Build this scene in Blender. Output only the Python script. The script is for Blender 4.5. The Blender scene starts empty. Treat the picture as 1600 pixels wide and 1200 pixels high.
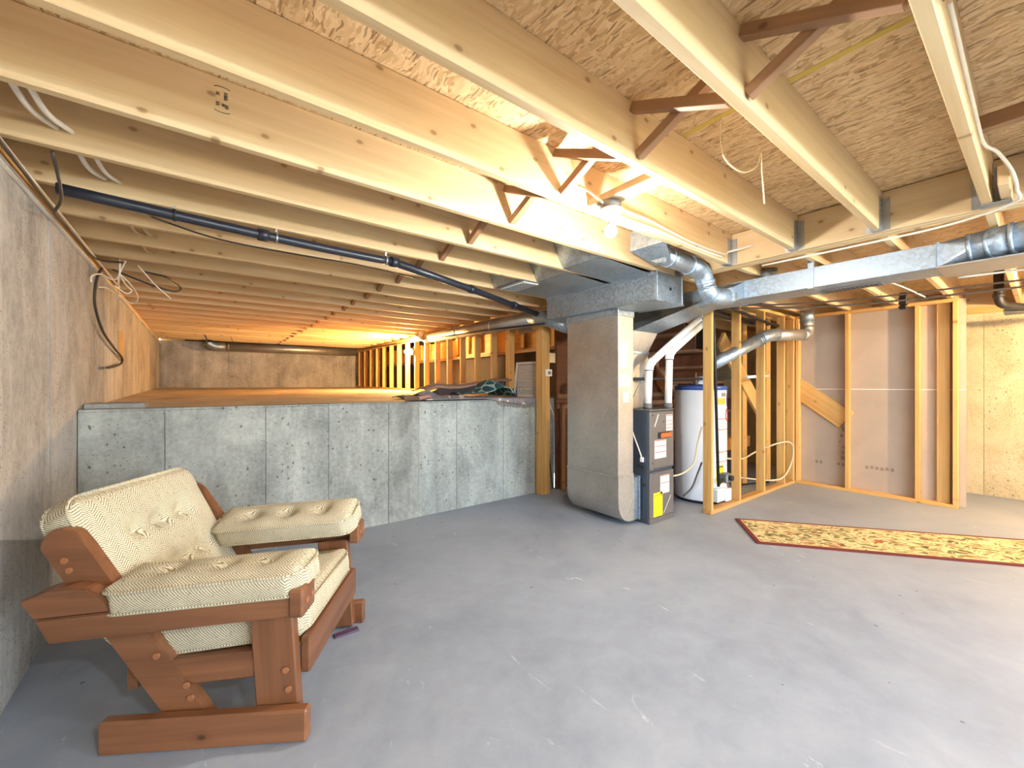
import bpy, bmesh, math, random
from mathutils import Vector, Matrix
import mathutils.noise as mnoise

sc = bpy.context.scene
COL = sc.collection
PI = math.pi
rnd = random.Random(7)

# ------------------------------------------------------------------ camera, world, exposure
cd = bpy.data.cameras.new('camera')
cam = bpy.data.objects.new('camera', cd)
COL.objects.link(cam)
cam.location = (0, 0, 1.27)
cam.rotation_euler = (PI / 2, 0, -math.radians(37.5))
cd.sensor_width = 36
cd.lens = 640 / 1600 * 36
cd.shift_y = 3 / 1600
cd.clip_start = .02
cd.clip_end = 60
sc.camera = cam
w = bpy.data.worlds.new('world')
sc.world = w
w.use_nodes = True
w.node_tree.nodes['Background'].inputs[0].default_value = (.74, .86, 1, 1)   # overcast sky, added for cool daylight through the unseen glazed door
w.node_tree.nodes['Background'].inputs[1].default_value = 15.0
pt = bpy.data.lights.new('door_portal', 'AREA')  # guides sky light through the added door behind the camera
pt.shape = 'RECTANGLE'
pt.size, pt.size_y = 3.4, 1.95
pt.cycles.is_portal = True
po_ = bpy.data.objects.new('door_portal', pt)
COL.objects.link(po_)
po_.location = (2.7, -3.42, 1.05)
po_.rotation_euler = (PI / 2, 0, 0)          # faces into the room
sc.view_settings.view_transform = 'Standard'
sc.view_settings.look = 'None'
sc.view_settings.exposure = 0.82
sc.view_settings.gamma = 1
sc.view_settings.use_curve_mapping = False
sc.cycles.diffuse_bounces = 6
sc.cycles.max_bounces = 10

# bulb powers (watt of a small sphere lamp) and colours, used by the lamp builder
BULB_MAIN = (56, (1, .95, .88))
BULB_CRAWL = (270, (1, .60, .22))
BULB_RIGHT = (185, (1, .69, .36))
BULB_FILL = (60, (.88, .94, 1))  # fill bulbs added out of view to cool and brighten the floor

# ------------------------------------------------------------------ object helpers
W = {}


def tag(o, label=None, cat=None, group=None, kind=None):
    if label: o['label'] = label
    if cat: o['category'] = cat
    if group: o['group'] = group
    if kind: o['kind'] = kind
    return o


def put(o, parent=None, mat=None):
    """link, place (world matrix) and parent keeping that place"""
    COL.objects.link(o)
    M = mat if mat is not None else Matrix.Identity(4)
    W[o.name] = M
    if parent is not None:
        o.parent = parent
        o.matrix_parent_inverse = W[parent.name].inverted()
    o.matrix_basis = M
    return o


def thing(name, label, cat, loc=(0, 0, 0), group=None):
    o = bpy.data.objects.new(name, None)
    o.empty_display_size = .1
    put(o, None, Matrix.Translation(loc))
    return tag(o, label, cat, group)


def mob(name, bm, mat, parent=None, M=None, smooth=False):
    bmesh.ops.recalc_face_normals(bm, faces=bm.faces)
    me = bpy.data.meshes.new(name)
    bm.to_mesh(me)
    bm.free()
    if mat: me.materials.append(mat)
    if smooth:
        for p in me.polygons: p.use_smooth = True
    return put(bpy.data.objects.new(name, me), parent, M)


def pyd(name, vs, fs, mat, parent=None, smooth=False, M=None):
    bm = bmesh.new()
    v = [bm.verts.new(p) for p in vs]
    for f in fs: bm.faces.new([v[i] for i in f])
    return mob(name, bm, mat, parent, M, smooth)


def box_bm(bm, x0, x1, y0, y1, z0, z1):
    v = [bm.verts.new(p) for p in ((x0, y0, z0), (x1, y0, z0), (x1, y1, z0), (x0, y1, z0),
                                   (x0, y0, z1), (x1, y0, z1), (x1, y1, z1), (x0, y1, z1))]
    fs = [bm.faces.new([v[i] for i in f]) for f in
          ((0, 3, 2, 1), (4, 5, 6, 7), (0, 1, 5, 4), (1, 2, 6, 5), (2, 3, 7, 6), (3, 0, 4, 7))]
    return v, fs


def box(name, x, y, z, mat, parent=None, bev=0, M=None):
    """axis aligned box with its origin at its centre"""
    c = Vector(((x[0] + x[1]) / 2, (y[0] + y[1]) / 2, (z[0] + z[1]) / 2))
    h = [(x[1] - x[0]) / 2, (y[1] - y[0]) / 2, (z[1] - z[0]) / 2]
    bm = bmesh.new()
    box_bm(bm, -h[0], h[0], -h[1], h[1], -h[2], h[2])
    if bev: bmesh.ops.bevel(bm, geom=list(bm.edges), offset=bev, segments=1, affect='EDGES', profile=.5)
    T = Matrix.Translation(c)
    return mob(name, bm, mat, parent, (M @ T) if M is not None else T)


PM = {}


def plank_mesh(L, t, h, mat, bev=.003):
    k = (round(L, 4), round(t, 4), round(h, 4), mat.name, bev)
    if k not in PM:
        bm = bmesh.new()
        box_bm(bm, -L / 2, L / 2, -t / 2, t / 2, -h / 2, h / 2)
        if bev: bmesh.ops.bevel(bm, geom=list(bm.edges), offset=bev, segments=1, affect='EDGES')
        bmesh.ops.recalc_face_normals(bm, faces=bm.faces)
        me = bpy.data.meshes.new('plank')
        bm.to_mesh(me)
        bm.free()
        me.materials.append(mat)
        PM[k] = me
    return PM[k]


def plank(name, a, b, t, h, mat, parent=None, up=(0, 0, 1), bev=.003, M=None):
    """a board from a to b; local x runs along it, z (h) lies towards up"""
    a, b = Vector(a), Vector(b)
    d = b - a
    L = d.length
    X = d / L
    U = Vector(up)
    Z = (U - X * U.dot(X)).normalized()
    Y = Z.cross(X)
    R = Matrix((X, Y, Z)).transposed().to_4x4()
    T = Matrix.Translation((a + b) / 2) @ R
    o = bpy.data.objects.new(name, plank_mesh(L, t, h, mat, bev))
    return put(o, parent, (M @ T) if M is not None else T)


def smooth_path(pts, n=6):
    P = [Vector(p) for p in pts]
    if len(P) < 3: return P
    out = []
    for i in range(len(P) - 1):
        p0 = P[i - 1] if i else P[0] * 2 - P[1]
        p1, p2 = P[i], P[i + 1]
        p3 = P[i + 2] if i + 2 < len(P) else P[-1] * 2 - P[-2]
        for k in range(n):
            t = k / n
            out.append(.5 * ((2 * p1) + (p2 - p0) * t + (2 * p0 - 5 * p1 + 4 * p2 - p3) * t * t + (3 * p1 - p0 - 3 * p2 + p3) * t ** 3))
    out.append(P[-1])
    return out


def tube_bm(bm, path, r, seg=10, caps=True):
    P = [Vector(p) for p in path]
    n = len(P)
    rs = r if isinstance(r, (list, tuple)) else [r] * n
    T = []
    for i in range(n):
        d = P[min(i + 1, n - 1)] - P[max(i - 1, 0)]
        T.append(d.normalized())
    U = T[0].orthogonal().normalized()
    rings = []
    for i in range(n):
        U = (U - T[i] * U.dot(T[i])).normalized()
        V = T[i].cross(U)
        rings.append([bm.verts.new(P[i] + (U * math.cos(2 * PI * k / seg) + V * math.sin(2 * PI * k / seg)) * rs[i]) for k in range(seg)])
    for i in range(n - 1):
        for k in range(seg):
            f = bm.faces.new((rings[i][k], rings[i][(k + 1) % seg], rings[i + 1][(k + 1) % seg], rings[i + 1][k]))
            f.smooth = True
    if caps:
        bm.faces.new(rings[0][::-1])
        bm.faces.new(rings[-1])


def tube(name, path, r, mat, parent=None, seg=10, curve=0, M=None):
    bm = bmesh.new()
    tube_bm(bm, smooth_path(path, curve) if curve else path, r, seg)
    return mob(name, bm, mat, parent, M)


def arc_corner(path, rad, n=6):
    """replace the inner corners of a polyline by short bends"""
    P = [Vector(p) for p in path]
    out = [P[0]]
    for i in range(1, len(P) - 1):
        a = (P[i - 1] - P[i]).normalized()
        b = (P[i + 1] - P[i]).normalized()
        s, e = P[i] + a * rad, P[i] + b * rad
        for k in range(n + 1):
            t = k / n
            out.append((1 - t) ** 2 * s + 2 * t * (1 - t) * P[i] + t * t * e)
    out.append(P[-1])
    return out


def lathe_bm(bm, prof, c, seg=24):
    """prof: (radius, height) pairs turned about a vertical axis through c"""
    rings = []
    for r, z in prof:
        rings.append([bm.verts.new((c[0] + r * math.cos(2 * PI * k / seg), c[1] + r * math.sin(2 * PI * k / seg), c[2] + z)) for k in range(seg)])
    for i in range(len(rings) - 1):
        for k in range(seg):
            bm.faces.new((rings[i][k], rings[i][(k + 1) % seg], rings[i + 1][(k + 1) % seg], rings[i + 1][k])).smooth = True
    bm.faces.new(rings[0][::-1])
    bm.faces.new(rings[-1])


def lathe(name, prof, c, mat, parent=None, seg=24, M=None):
    bm = bmesh.new()
    lathe_bm(bm, prof, c, seg)
    return mob(name, bm, mat, parent, M)


def prism(name, poly, axis, a, b, mat, parent=None, M=None, bev=0):
    """extrude a 2D polygon; axis 'y': poly is (x,z); 'x': (y,z); 'z': (x,y)"""
    f = {'y': lambda p, t: (p[0], t, p[1]), 'x': lambda p, t: (t, p[0], p[1]), 'z': lambda p, t: (p[0], p[1], t)}[axis]
    bm = bmesh.new()
    A = [bm.verts.new(f(p, a)) for p in poly]
    B = [bm.verts.new(f(p, b)) for p in poly]
    n = len(poly)
    bm.faces.new(A)
    bm.faces.new(B[::-1])
    for i in range(n): bm.faces.new((A[i], A[(i + 1) % n], B[(i + 1) % n], B[i]))
    if bev: bmesh.ops.bevel(bm, geom=list(bm.edges), offset=bev, segments=2, affect='EDGES')
    return mob(name, bm, mat, parent, M)


# ------------------------------------------------------------------ materials
def lin(r, g, b):
    f = lambda c: ((c / 255 + .055) / 1.055) ** 2.4 if c > 10 else c / 255 / 12.92
    return (f(r), f(g), f(b), 1)


class NT:
    def __init__(s, name):
        s.m = bpy.data.materials.new(name)
        s.m.use_nodes = True
        s.t = s.m.node_tree
        s.b = s.t.nodes['Principled BSDF']
        s.tc = s.n('ShaderNodeTexCoord')

    def n(s, typ, ins=None, **kw):
        d = s.t.nodes.new(typ)
        for k, v in kw.items(): setattr(d, k, v)
        for k, v in (ins or {}).items():
            if isinstance(v, bpy.types.NodeSocket): s.t.links.new(v, d.inputs[k])
            else: d.inputs[k].default_value = v
        return d

    def l(s, a, b): s.t.links.new(a, b)

    def math(s, op, a, b=None, c=None):
        ins = {0: a}
        if b is not None: ins[1] = b
        if c is not None: ins[2] = c
        return s.n('ShaderNodeMath', ins, operation=op).outputs[0]

    def map(s, vec, scale=(1, 1, 1), loc=(0, 0, 0), rot=(0, 0, 0)):
        return s.n('ShaderNodeMapping', {'Vector': vec, 'Scale': scale, 'Location': loc, 'Rotation': rot}).outputs[0]

    def noise(s, vec, scale, detail=4, rough=.55, dist=0):
        return s.n('ShaderNodeTexNoise', {'Vector': vec, 'Scale': scale, 'Detail': detail, 'Roughness': rough, 'Distortion': dist}).outputs[0]

    def vor(s, vec, scale, feature='F1', dims='3D', rand=1):
        return s.n('ShaderNodeTexVoronoi', {'Vector': vec, 'Scale': scale, 'Randomness': rand}, feature=feature, voronoi_dimensions=dims)

    def ramp(s, fac, stops, interp='LINEAR'):
        d = s.n('ShaderNodeValToRGB', {0: fac})
        d.color_ramp.interpolation = interp
        e = d.color_ramp.elements
        while len(e) < len(stops): e.new(.5)
        for el, (p, c) in zip(e, stops):
            el.position = p
            el.color = c if len(c) == 4 else (*c, 1)
        return d.outputs[0]

    def mix(s, fac, a, b, mode='MIX'):
        d = s.n('ShaderNodeMix', data_type='RGBA', blend_type=mode)
        for i, v in ((0, fac), (6, a), (7, b)):
            if isinstance(v, bpy.types.NodeSocket): s.l(v, d.inputs[i])
            else: d.inputs[i].default_value = v
        return d.outputs[2]

    def fin(s, col, rough=.6, metal=0, bump=None, bstr=.3, bdist=.004, spec=.5):
        for k, v in (('Base Color', col), ('Roughness', rough), ('Metallic', metal), ('Specular IOR Level', spec)):
            if isinstance(v, bpy.types.NodeSocket): s.l(v, s.b.inputs[k])
            else: s.b.inputs[k].default_value = v
        if bump is not None:
            bn = s.n('ShaderNodeBump', {'Height': bump, 'Strength': bstr, 'Distance': bdist})
            s.l(bn.outputs[0], s.b.inputs['Normal'])
        return s.m


def randomised(t):
    """object coordinates shifted by the object's own random number"""
    oi = t.n('ShaderNodeObjectInfo')
    off = t.n('ShaderNodeVectorMath', {0: (31.7, 17.3, 7.9), 3: 1.0}, operation='SCALE')
    t.l(oi.outputs['Random'], off.inputs[3])
    add = t.n('ShaderNodeVectorMath', {0: t.tc.outputs['Object']}, operation='ADD')
    t.l(off.outputs[0], add.inputs[1])
    return add.outputs[0], oi.outputs['Random']


def m_wood(name, light, dark, knot, rough=.62, spread=.16, knots=.74, grain=1, bstr=.12):
    t = NT(name)
    v, r = randomised(t)
    g1 = t.noise(t.map(v, (1.1 * grain, 26 * grain, 26 * grain)), 1, 5, .6, .6)
    g2 = t.noise(t.map(v, (.5, 5, 5)), 1, 3, .5, 1.2)
    fac = t.math('ADD', t.math('MULTIPLY', g1, .55), t.math('MULTIPLY', g2, .5))
    col = t.ramp(fac, [(.34, light), (.72, dark)])
    sx_ = t.n('ShaderNodeSeparateXYZ', {0: v}).outputs
    kv = t.n('ShaderNodeCombineXYZ', {0: t.math('MULTIPLY', sx_[0], 5.5), 1: t.math('MULTIPLY', sx_[2], 8.5)}).outputs[0]
    vk = t.vor(kv, 1, dims='2D')
    dist, cc = vk.outputs['Distance'], vk.outputs['Color']
    keep = t.math('GREATER_THAN', t.n('ShaderNodeSeparateColor', {0: cc}).outputs[0], knots)
    k = t.math('MULTIPLY', t.n('ShaderNodeMapRange', {0: dist, 1: .05, 2: .10, 3: 1, 4: 0}).outputs[0], keep)
    col = t.mix(t.math('MULTIPLY', k, .85), col, knot)
    halo = t.math('MULTIPLY', t.n('ShaderNodeMapRange', {0: dist, 1: .08, 2: .26, 3: .4, 4: 0}).outputs[0], keep)
    col = t.mix(halo, col, dark)
    val = t.n('ShaderNodeMapRange', {0: r, 3: 1 - spread, 4: 1 + spread * .5}).outputs[0]
    col = t.n('ShaderNodeHueSaturation', {'Color': col, 'Value': val}).outputs[0]
    return t.fin(col, rough, 0, g1, bstr, .002)


def m_concrete(name, a, b, c, pit=.5, streak=.35, form=1.0):
    t = NT(name)
    v = t.n('ShaderNodeNewGeometry').outputs['Position']
    oi = t.n('ShaderNodeObjectInfo').outputs['Random']
    n1 = t.noise(t.map(v, (1, 1, .7)), 2.4, 8, .66, .5)
    n2 = t.noise(t.map(v, (4.5, 4.5, .55)), 1, 6, .7, .8)
    n3 = t.noise(v, 34, 4, .7)
    f = t.math('ADD', t.math('MULTIPLY', n1, 1 - streak), t.math('MULTIPLY', n2, streak))
    f = t.math('ADD', f, t.math('MULTIPLY', t.math('SUBTRACT', n3, .5), .28))
    col = t.ramp(f, [(.33, a), (.5, b), (.67, c)])
    vd = t.vor(t.map(v, (1, 1, .8)), 26)
    sel = t.math('GREATER_THAN', t.n('ShaderNodeSeparateColor', {0: vd.outputs['Color']}).outputs[0], 1 - pit * .3)
    dense = t.math('GREATER_THAN', t.noise(v, 2.3, 2), .47)
    pits = t.math('MULTIPLY', t.math('MULTIPLY', t.n('ShaderNodeMapRange', {0: vd.outputs['Distance'], 1: .12, 2: .26, 3: 1, 4: 0}).outputs[0], sel), dense)
    col = t.mix(t.math('MULTIPLY', pits, .75), col, (a[0] * .35, a[1] * .33, a[2] * .3, 1))
    vf = t.vor(v, 70)
    self_ = t.math('GREATER_THAN', t.n('ShaderNodeSeparateColor', {0: vf.outputs['Color']}).outputs[0], 1 - pit * .16)
    pf = t.math('MULTIPLY', t.math('MULTIPLY', t.math('LESS_THAN', vf.outputs['Distance'], .3), self_), dense)
    col = t.mix(t.math('MULTIPLY', pf, .6), col, (a[0] * .4, a[1] * .37, a[2] * .33, 1))
    # dribbles of grout: pale, running down
    dr = t.noise(t.map(v, (16, 16, .9)), 1, 4, .7, .5)
    drm = t.n('ShaderNodeMapRange', {0: dr, 1: .64, 2: .72, 3: 0, 4: .35}).outputs[0]
    col = t.mix(drm, col, (min(1, c[0] * 1.25), min(1, c[1] * 1.25), min(1, c[2] * 1.22), 1))
    col = t.n('ShaderNodeHueSaturation', {'Color': col, 'Value': t.n('ShaderNodeMapRange', {0: oi, 3: .84, 4: 1.08}).outputs[0]}).outputs[0]
    h = t.math('SUBTRACT', t.math('MULTIPLY', n3, .5), pits)
    return t.fin(col, .88, 0, h, .5, .004, .3)


def m_floor():
    t = NT('painted_concrete_floor')
    v = t.n('ShaderNodeNewGeometry').outputs['Position']
    n1 = t.noise(v, .9, 5, .6, .5)
    n2 = t.noise(v, 6, 5, .7, .3)
    f = t.math('ADD', t.math('MULTIPLY', n1, .6), t.math('MULTIPLY', n2, .4))
    col = t.ramp(f, [(.32, lin(126, 135, 149)), (.5, lin(146, 155, 168)), (.68, lin(163, 170, 180))])
    s = t.noise(t.map(v, (3.2, 1.1, 1), rot=(0, 0, .5)), 2.2, 7, .72, 1.4)
    m = t.n('ShaderNodeMapRange', {0: s, 1: .635, 2: .70, 3: 0, 4: .6}).outputs[0]
    col = t.mix(m, col, lin(206, 210, 218))
    s3 = t.noise(v, 3.1, 6, .75, .8)
    m3 = t.n('ShaderNodeMapRange', {0: s3, 1: .66, 2: .74, 3: 0, 4: .45}).outputs[0]
    col = t.mix(m3, col, lin(176, 158, 140))
    s2 = t.vor(v, 5.0)
    sp = t.math('LESS_THAN', s2.outputs['Distance'], .045)
    col = t.mix(t.math('MULTIPLY', sp, .7), col, lin(90, 88, 90))
    r = t.n('ShaderNodeMapRange', {0: n2, 1: .3, 2: .7, 3: .42, 4: .7}).outputs[0]
    return t.fin(col, r, 0, n2, .08, .003, .35)


def m_osb():
    t = NT('strand_board')
    v = t.n('ShaderNodeNewGeometry').outputs['Position']
    warp = t.n('ShaderNodeTexNoise', {'Vector': v, 'Scale': 7, 'Detail': 2})
    wv = t.n('ShaderNodeVectorMath', {0: warp.outputs['Color'], 1: (.5, .5, .5)}, operation='SUBTRACT')
    wv = t.n('ShaderNodeVectorMath', {0: wv.outputs[0], 3: .06}, operation='SCALE')
    p = t.n('ShaderNodeVectorMath', {0: v, 1: wv.outputs[0]}, operation='ADD').outputs[0]
    cols = []
    for rot, sx, sy in ((.14, 90, 15), (-.4, 80, 17), (.5, 95, 13)):
        vo = t.vor(t.map(p, (sx, sy, 1), rot=(0, 0, rot)), 1, dims='2D')
        cols.append((t.n('ShaderNodeSeparateColor', {0: vo.outputs['Color']}).outputs, vo.outputs['Distance']))
    A, B, C = lin(198, 164, 116), lin(216, 184, 136), lin(230, 202, 156)
    c1 = t.ramp(cols[0][0][0], [(0, A), (.5, B), (1, C)])
    c2 = t.ramp(cols[1][0][0], [(0, lin(182, 146, 98)), (.5, B), (1, C)])
    sel = t.math('GREATER_THAN', t.noise(p, 26, 2), .5)
    col = t.mix(sel, c1, c2)
    dk = t.math('GREATER_THAN', cols[2][0][1], .91)
    ed = t.math('LESS_THAN', cols[2][1], .36)
    col = t.mix(t.math('MULTIPLY', t.math('MULTIPLY', dk, ed), .65), col, lin(112, 78, 46))
    dk2 = t.math('MULTIPLY', t.math('GREATER_THAN', cols[1][0][2], .9), t.math('GREATER_THAN', cols[1][1], .5))
    col = t.mix(t.math('MULTIPLY', dk2, .6), col, lin(120, 80, 44))
    h = t.math('ADD', cols[0][0][1], t.math('MULTIPLY', cols[1][0][1], .7))
    return t.fin(col, .62, 0, h, .35, .003)


def m_galv(name, base=(.43, .52, .61), rough=.43, metal=.85, cellw=.4):
    t = NT(name)
    v = t.tc.outputs['Object']
    vo = t.vor(v, 55)
    cell = t.n('ShaderNodeSeparateColor', {0: vo.outputs['Color']}).outputs[0]
    big = t.noise(v, 3.2, 4, .6)
    f = t.math('ADD', t.math('MULTIPLY', cell, cellw), t.math('MULTIPLY', big, 1 - cellw))
    col = t.ramp(f, [(.25, tuple(c * .74 for c in base)), (.75, tuple(min(1, c * 1.12) for c in base))])
    r = t.n('ShaderNodeMapRange', {0: f, 1: .2, 2: .8, 3: rough - .07, 4: rough + .16}).outputs[0]
    return t.fin(col, r, metal, big, .05, .004)


def m_plain(name, col, rough=.5, metal=0, var=.08, scale=9, spec=.5, bstr=.05):
    t = NT(name)
    v = t.tc.outputs['Object']
    n = t.noise(v, scale, 4, .6)
    a = tuple(c * (1 - var) for c in col[:3]) + (1,)
    b = tuple(min(1, c * (1 + var)) for c in col[:3]) + (1,)
    return t.fin(t.ramp(n, [(.3, a), (.7, b)]), rough, metal, n, bstr, .002, spec)


def m_tweed():
    t = NT('herringbone_tweed')
    v = t.tc.outputs['Object']
    sp = t.n('ShaderNodeSeparateXYZ', {0: v}).outputs
    wob = t.math('MULTIPLY', t.math('SUBTRACT', t.noise(v, 9, 3), .5), .006)
    fz = t.noise(v, 240, 2, .8)
    u = t.math('ADD', sp[1], wob)
    vv = t.math('ADD', t.math('ADD', sp[0], sp[2]), wob)
    zz = t.math('PINGPONG', u, .024)
    s = t.math('FRACT', t.math('DIVIDE', t.math('ADD', vv, zz), .0105))
    s = t.math('ADD', t.math('ABSOLUTE', t.math('SUBTRACT', s, .5)), t.math('MULTIPLY', t.math('SUBTRACT', fz, .5), .5))
    col = t.ramp(s, [(.04, lin(120, 104, 76)), (.2, lin(196, 186, 156)), (.5, lin(222, 216, 194))])
    fl = t.math('GREATER_THAN', t.noise(v, 95, 2, .8), .67)
    col = t.mix(t.math('MULTIPLY', fl, .6), col, lin(86, 66, 46))
    big = t.noise(v, 5, 3)
    col = t.n('ShaderNodeHueSaturation', {'Color': col, 'Value': t.n('ShaderNodeMapRange', {0: big, 1: .3, 2: .7, 3: .88, 4: 1.06}).outputs[0]}).outputs[0]
    return t.fin(col, .95, 0, s, .55, .003, .1)


def m_runner():
    t = NT('botanical_runner')
    v = t.tc.outputs['Object']
    wn = t.n('ShaderNodeTexNoise', {'Vector': v, 'Scale': 6, 'Detail': 2})
    wv = t.n('ShaderNodeVectorMath', {0: wn.outputs['Color'], 1: (.5, .5, .5)}, operation='SUBTRACT')
    wv = t.n('ShaderNodeVectorMath', {0: wv.outputs[0], 3: .25}, operation='SCALE')
    p = t.n('ShaderNodeVectorMath', {0: v, 1: wv.outputs[0]}, operation='ADD').outputs[0]
    col = t.ramp(t.noise(v, 14, 3), [(.3, lin(206, 186, 132)), (.7, lin(228, 212, 164))])
    pal = [[(0, lin(84, 92, 54)), (.5, lin(118, 116, 72)), (.78, lin(150, 74, 52)), (1, lin(176, 120, 84))],
           [(0, lin(66, 72, 50)), (.45, lin(140, 128, 84)), (.7, lin(170, 96, 64)), (.9, lin(110, 60, 44))]]
    for i, (rot, sx, sy, th) in enumerate(((.5, 8, 18, .29), (-.7, 7, 22, .27), (1.3, 16, 60, .3), (.1, 20, 70, .3))):
        vo = t.vor(t.map(p, (sx, sy, 1), (i * 3.7, i * 1.9, 0), (0, 0, rot)), 1, dims='2D')
        cc = t.n('ShaderNodeSeparateColor', {0: vo.outputs['Color']}).outputs
        m = t.math('MULTIPLY', t.math('LESS_THAN', vo.outputs['Distance'], th), t.math('GREATER_THAN', cc[1], .5))
        col = t.mix(t.math('MULTIPLY', m, .85), col, t.ramp(cc[0], pal[i % 2], 'CONSTANT'))
    return t.fin(col, .95, 0, t.noise(v, 300, 2), .3, .002, .1)


def m_print(name, paper, ink, rows=60, fill=.52, head=None):
    """paper with rows of small unreadable print"""
    t = NT(name)
    sp = t.n('ShaderNodeSeparateXYZ', {0: t.tc.outputs['Object']}).outputs
    row = t.math('FRACT', t.math('MULTIPLY', sp[2], rows))
    line = t.math('GREATER_THAN', row, .55)
    wd = t.math('GREATER_THAN', t.noise(t.map(t.tc.outputs['Object'], (160, 160, 20)), 1, 3, .8), fill)
    col = t.mix(t.math('MULTIPLY', t.math('MULTIPLY', line, wd), .6), paper, ink)
    return t.fin(col, .55, 0)


def m_emit(name, col, strength):
    t = NT(name)
    t.t.nodes.remove(t.b)
    e = t.n('ShaderNodeEmission', {0: (*col, 1), 1: strength})
    t.l(e.outputs[0], t.t.nodes['Material Output'].inputs[0])
    return t.m


PINE = m_wood('pine_joist', lin(226, 202, 158), lin(202, 168, 120), lin(104, 66, 38))
STUD = m_wood('spruce_stud', lin(220, 180, 112), lin(190, 138, 72), lin(98, 58, 30))
OLDW = m_wood('brown_bridging', lin(178, 138, 102), lin(138, 100, 70), lin(70, 42, 26), knots=.85)
DARKW = m_wood('stained_plywood', lin(122, 78, 52), lin(92, 54, 36), lin(56, 30, 20), knots=.9)
CHAIRW = m_wood('stained_chair_pine', lin(140, 93, 61), lin(99, 62, 40), lin(52, 30, 19), rough=.32, spread=.08, knots=.86, bstr=.06)
PLUG = m_plain('wood_plug', lin(160, 104, 66), .35)
WALLC = m_concrete('weathered_concrete', lin(128, 124, 118), lin(170, 165, 158), lin(197, 193, 186), pit=1.0)
STEPC = m_concrete('formed_concrete', lin(108, 112, 109), lin(149, 153, 149), lin(182, 186, 179), pit=.9)
SLABC = m_concrete('dusty_slab', lin(168, 152, 132), lin(196, 180, 158), lin(214, 200, 180), pit=.1, streak=0)
RIGHTC = m_concrete('pitted_concrete', lin(176, 158, 122), lin(206, 188, 150), lin(222, 206, 172), pit=1.0, streak=.25)
FLOOR = m_floor()
OSB = m_osb()
GALV = m_galv('galvanised_sheet')
GALVD = m_galv('galvanised_dull', (.42, .48, .53), .40)
GALVW = m_galv('galvanised_riser', (.53, .51, .47), .45, .85, .16)
STEEL = m_plain('hanger_steel', (.42, .43, .43), .42, .9)
DRYW = m_plain('drywall_back_paper', lin(172, 156, 140), .92, 0, .06, 3)
ABS = m_plain('black_pipe_plastic', lin(38, 42, 52), .34)
BLACK = m_plain('black_iron', lin(44, 42, 42), .5, .3)
PVC = m_plain('white_pvc', lin(232, 232, 228), .35, 0, .03)
COUP = m_plain('grey_coupling', lin(96, 96, 98), .5)
PRIM = m_plain('purple_primer', lin(74, 62, 96), .5)
FURN = m_plain('furnace_grey_paint', lin(108, 104, 102), .38, .25, .04)
FURND = m_plain('furnace_side_paint', lin(68, 77, 90), .42, .25, .05)
WHITEP = m_plain('white_enamel', lin(226, 231, 238), .3, 0, .02)
BLUEP = m_plain('blue_rim', lin(44, 78, 150), .4)
WPLAST = m_plain('white_plastic', lin(232, 230, 224), .4, 0, .03)
PORC = m_plain('porcelain', lin(236, 234, 230), .25, 0, .02)
GREYBOX = m_plain('steel_box', lin(120, 122, 124), .5, .5)
CABW = m_plain('white_cable_jacket', lin(226, 218, 204), .5, 0, .05, 40)
CABB = m_plain('dark_cable_jacket', lin(64, 56, 50), .5, 0, .1, 40)
COPPER = m_plain('dull_copper', lin(150, 112, 84), .42, .6)
DULLP = m_plain('dull_brown_line', lin(112, 92, 78), .5)
PEX = m_plain('beige_tubing', lin(204, 186, 150), .45)
FOAM = m_plain('sill_gasket', lin(214, 208, 198), .9, 0, .1, 30)
TWEED = m_tweed()
RUNNER = m_runner()
RUNB = m_plain('runner_border_red', lin(104, 40, 34), .95, 0, .15, 60)
RUNC = m_plain('runner_inner_line', lin(224, 186, 128), .95, 0, .08, 60)
TEAL = m_plain('teal_carpet', lin(38, 74, 74), .95, 0, .2, 60)
RUGBK = m_plain('brown_rug_backing', lin(138, 110, 90), .95, 0, .15, 60)
RED = m_plain('dark_red_cover', lin(128, 30, 44), .5)
PAPER = m_print('printed_paper', lin(240, 234, 222), lin(70, 70, 80))
LBLW = m_print('warning_label', lin(244, 232, 218), lin(90, 60, 60), 70)
LBLY = m_print('yellow_label', lin(250, 226, 20), lin(60, 60, 30), 50, .56)
REDLN = m_plain('red_ink', lin(196, 64, 48), .6)
ORNG = m_plain('orange_plate', lin(198, 92, 44), .4)
INK = m_plain('black_ink', lin(40, 36, 34), .7)
FAINT = m_plain('faded_ink', lin(138, 122, 108), .8)
STRINGM = m_plain('frayed_cord', lin(228, 208, 172), .9)
NAVY = m_plain('dark_poly_sheet', lin(44, 46, 56), .4)
PURP = m_plain('purple_offcut', lin(86, 66, 92), .5)
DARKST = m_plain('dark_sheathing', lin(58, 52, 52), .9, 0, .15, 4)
YELG = m_plain('yellow_seam_paint', lin(206, 180, 84), .7)


g_ = NT('door_glass')
g_.t.nodes.remove(g_.b)
_tr = g_.n('ShaderNodeBsdfTransparent', {0: (.94, .96, .96, 1)})
_gl = g_.n('ShaderNodeBsdfGlossy', {0: (1, 1, 1, 1), 'Roughness': .02})
_mx = g_.n('ShaderNodeMixShader', {0: .07, 1: _tr.outputs[0], 2: _gl.outputs[0]})
g_.l(_mx.outputs[0], g_.t.nodes['Material Output'].inputs[0])
GLASS = g_.m

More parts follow.
